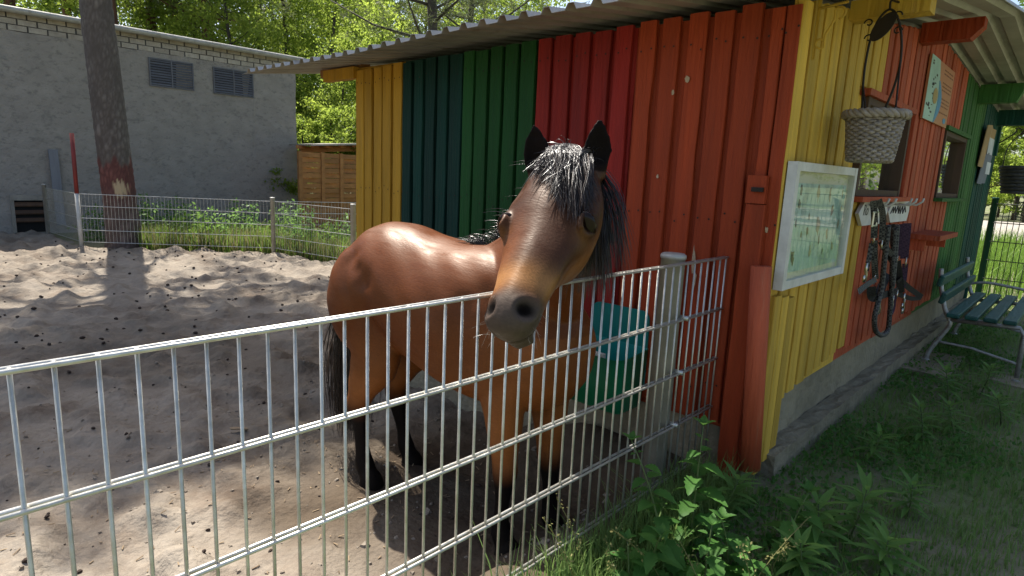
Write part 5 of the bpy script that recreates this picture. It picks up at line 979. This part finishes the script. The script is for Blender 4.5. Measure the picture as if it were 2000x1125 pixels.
nettle(gpx(1262,1165),.27,3,nt_+'short and bushy at the foot of the lit nettle',8,1.0); nettle(gpx(1010,1260),.155,4,nt_+'small young shoot alone under the lowest fence rod',3,.85); nettle(gpx(1420,1130),.20,5,nt_+'low with wide leaves below the shed corner',6,1.3)
nettle(gpx(1530,1090),.22,6,nt_+'dark shaded one below the yellow corner boards',6,1.35); nettle(gpx(1370,1180),.24,7,nt_+'low shaded one among the grass seed stalks',7,1.1); nettle(gpx(1480,1180),.16,8,nt_+'spreading one at the bottom of the weed patch',5,1.3); nettle(gpx(1225,1190),.2,9,nt_+'thin one close against the fence wires',6,.9)
def lance(base,h,seed,label,n=22,sc0=1.):
    rng=np.random.default_rng(seed); T=thing('lance_weed',label,'plant',tuple(base),'lance-leaved weeds in the shade of the shed'); base=Vector(base); e=base+Vector((rng.normal(0,.03),rng.normal(0,.03),h)); MB().tube([base,base.lerp(e,.5)+Vector((.006,0,0)),e],[.0035,.003,.0018],6).build('stem',M['stem'],T,True)
    for k in range(n):
        q=.25+.75*k/n; p=base.lerp(e,q); az=k*2.4+rng.normal(0,.2); d=Vector((math.cos(az),math.sin(az),.05+1.1*q**3+rng.normal(0,.1))); add_leaf(LG_,T,p,d,Vector((0,0,1)),sc0*(.75+.5*math.sin(q*2.6))*rng.uniform(.85,1.15))
ll='star-topped weed with narrow lance leaves '
for k,(x,y,h,s,lb) in enumerate([(1402,1015,.16,1.0,'right beside the red corner pipe'),(1590,1085,.17,1.15,'tallest of the pair in front of the footing'),(1655,1060,.19,1.1,'beside the tallest pair below the footing'),(1715,1125,.13,1.05,'lowest in the shaded grass patch'),(1560,1135,.14,1.0,'in front of the pair at the weed patch'),(1800,870,.17,1.0,'halfway between the slab and the weed patch'),(1850,790,.19,1.05,'beside the concrete slab of the bench'),(1915,770,.17,1.0,'under the bench front slats'),(1690,900,.13,.9,'near the footing in the ground cover'),(1770,1010,.12,.9,'alone in the short grass'),(1955,830,.14,1.0,'right of the bench front leg'),(1860,850,.14,.9,'in the grass before the bench')]): lance(gpx(x,y),h*1.05,30+k,ll+lb,24,s*1.0)
def seedstalk(base,h,seed,label):
    rng=np.random.default_rng(seed); T=thing('seed_stalk',label,'grass','' or tuple(base),'seeding grass stalks at the fence'); base=Vector(base); ln2=Vector((rng.normal(0,.10),rng.normal(0,.10),0)); P=[base+ln2*q*q+Vector((0,0,h*q)) for q in np.linspace(0,1,7)]; MB().tube(P,.0012,5).build('stalk',M['dry'],T); C=[]
    for k in range(34): q=rng.uniform(.55,1); C.append(np.array(P[0].lerp(P[-1],q))*0+np.array(base+ln2*q*q+Vector((0,0,h*q)))+rng.normal(0,.008,3))
    V,F=quads(np.array(C),.010,rng,0,.5); mesh_obj('seed_head',V,F,M['dry'],T,False,'stuff')
for k,(x,y,h) in enumerate([(1150,1190,.30),(1130,1230,.34),(1300,1190,.26),(1445,1210,.24),(1470,1220,.22),(1380,1230,.20),(1500,1150,.2),(1205,1200,.2)]): seedstalk(gpx(x,y),h,60+k,'thin pale grass stalk gone to seed beside the near fence')
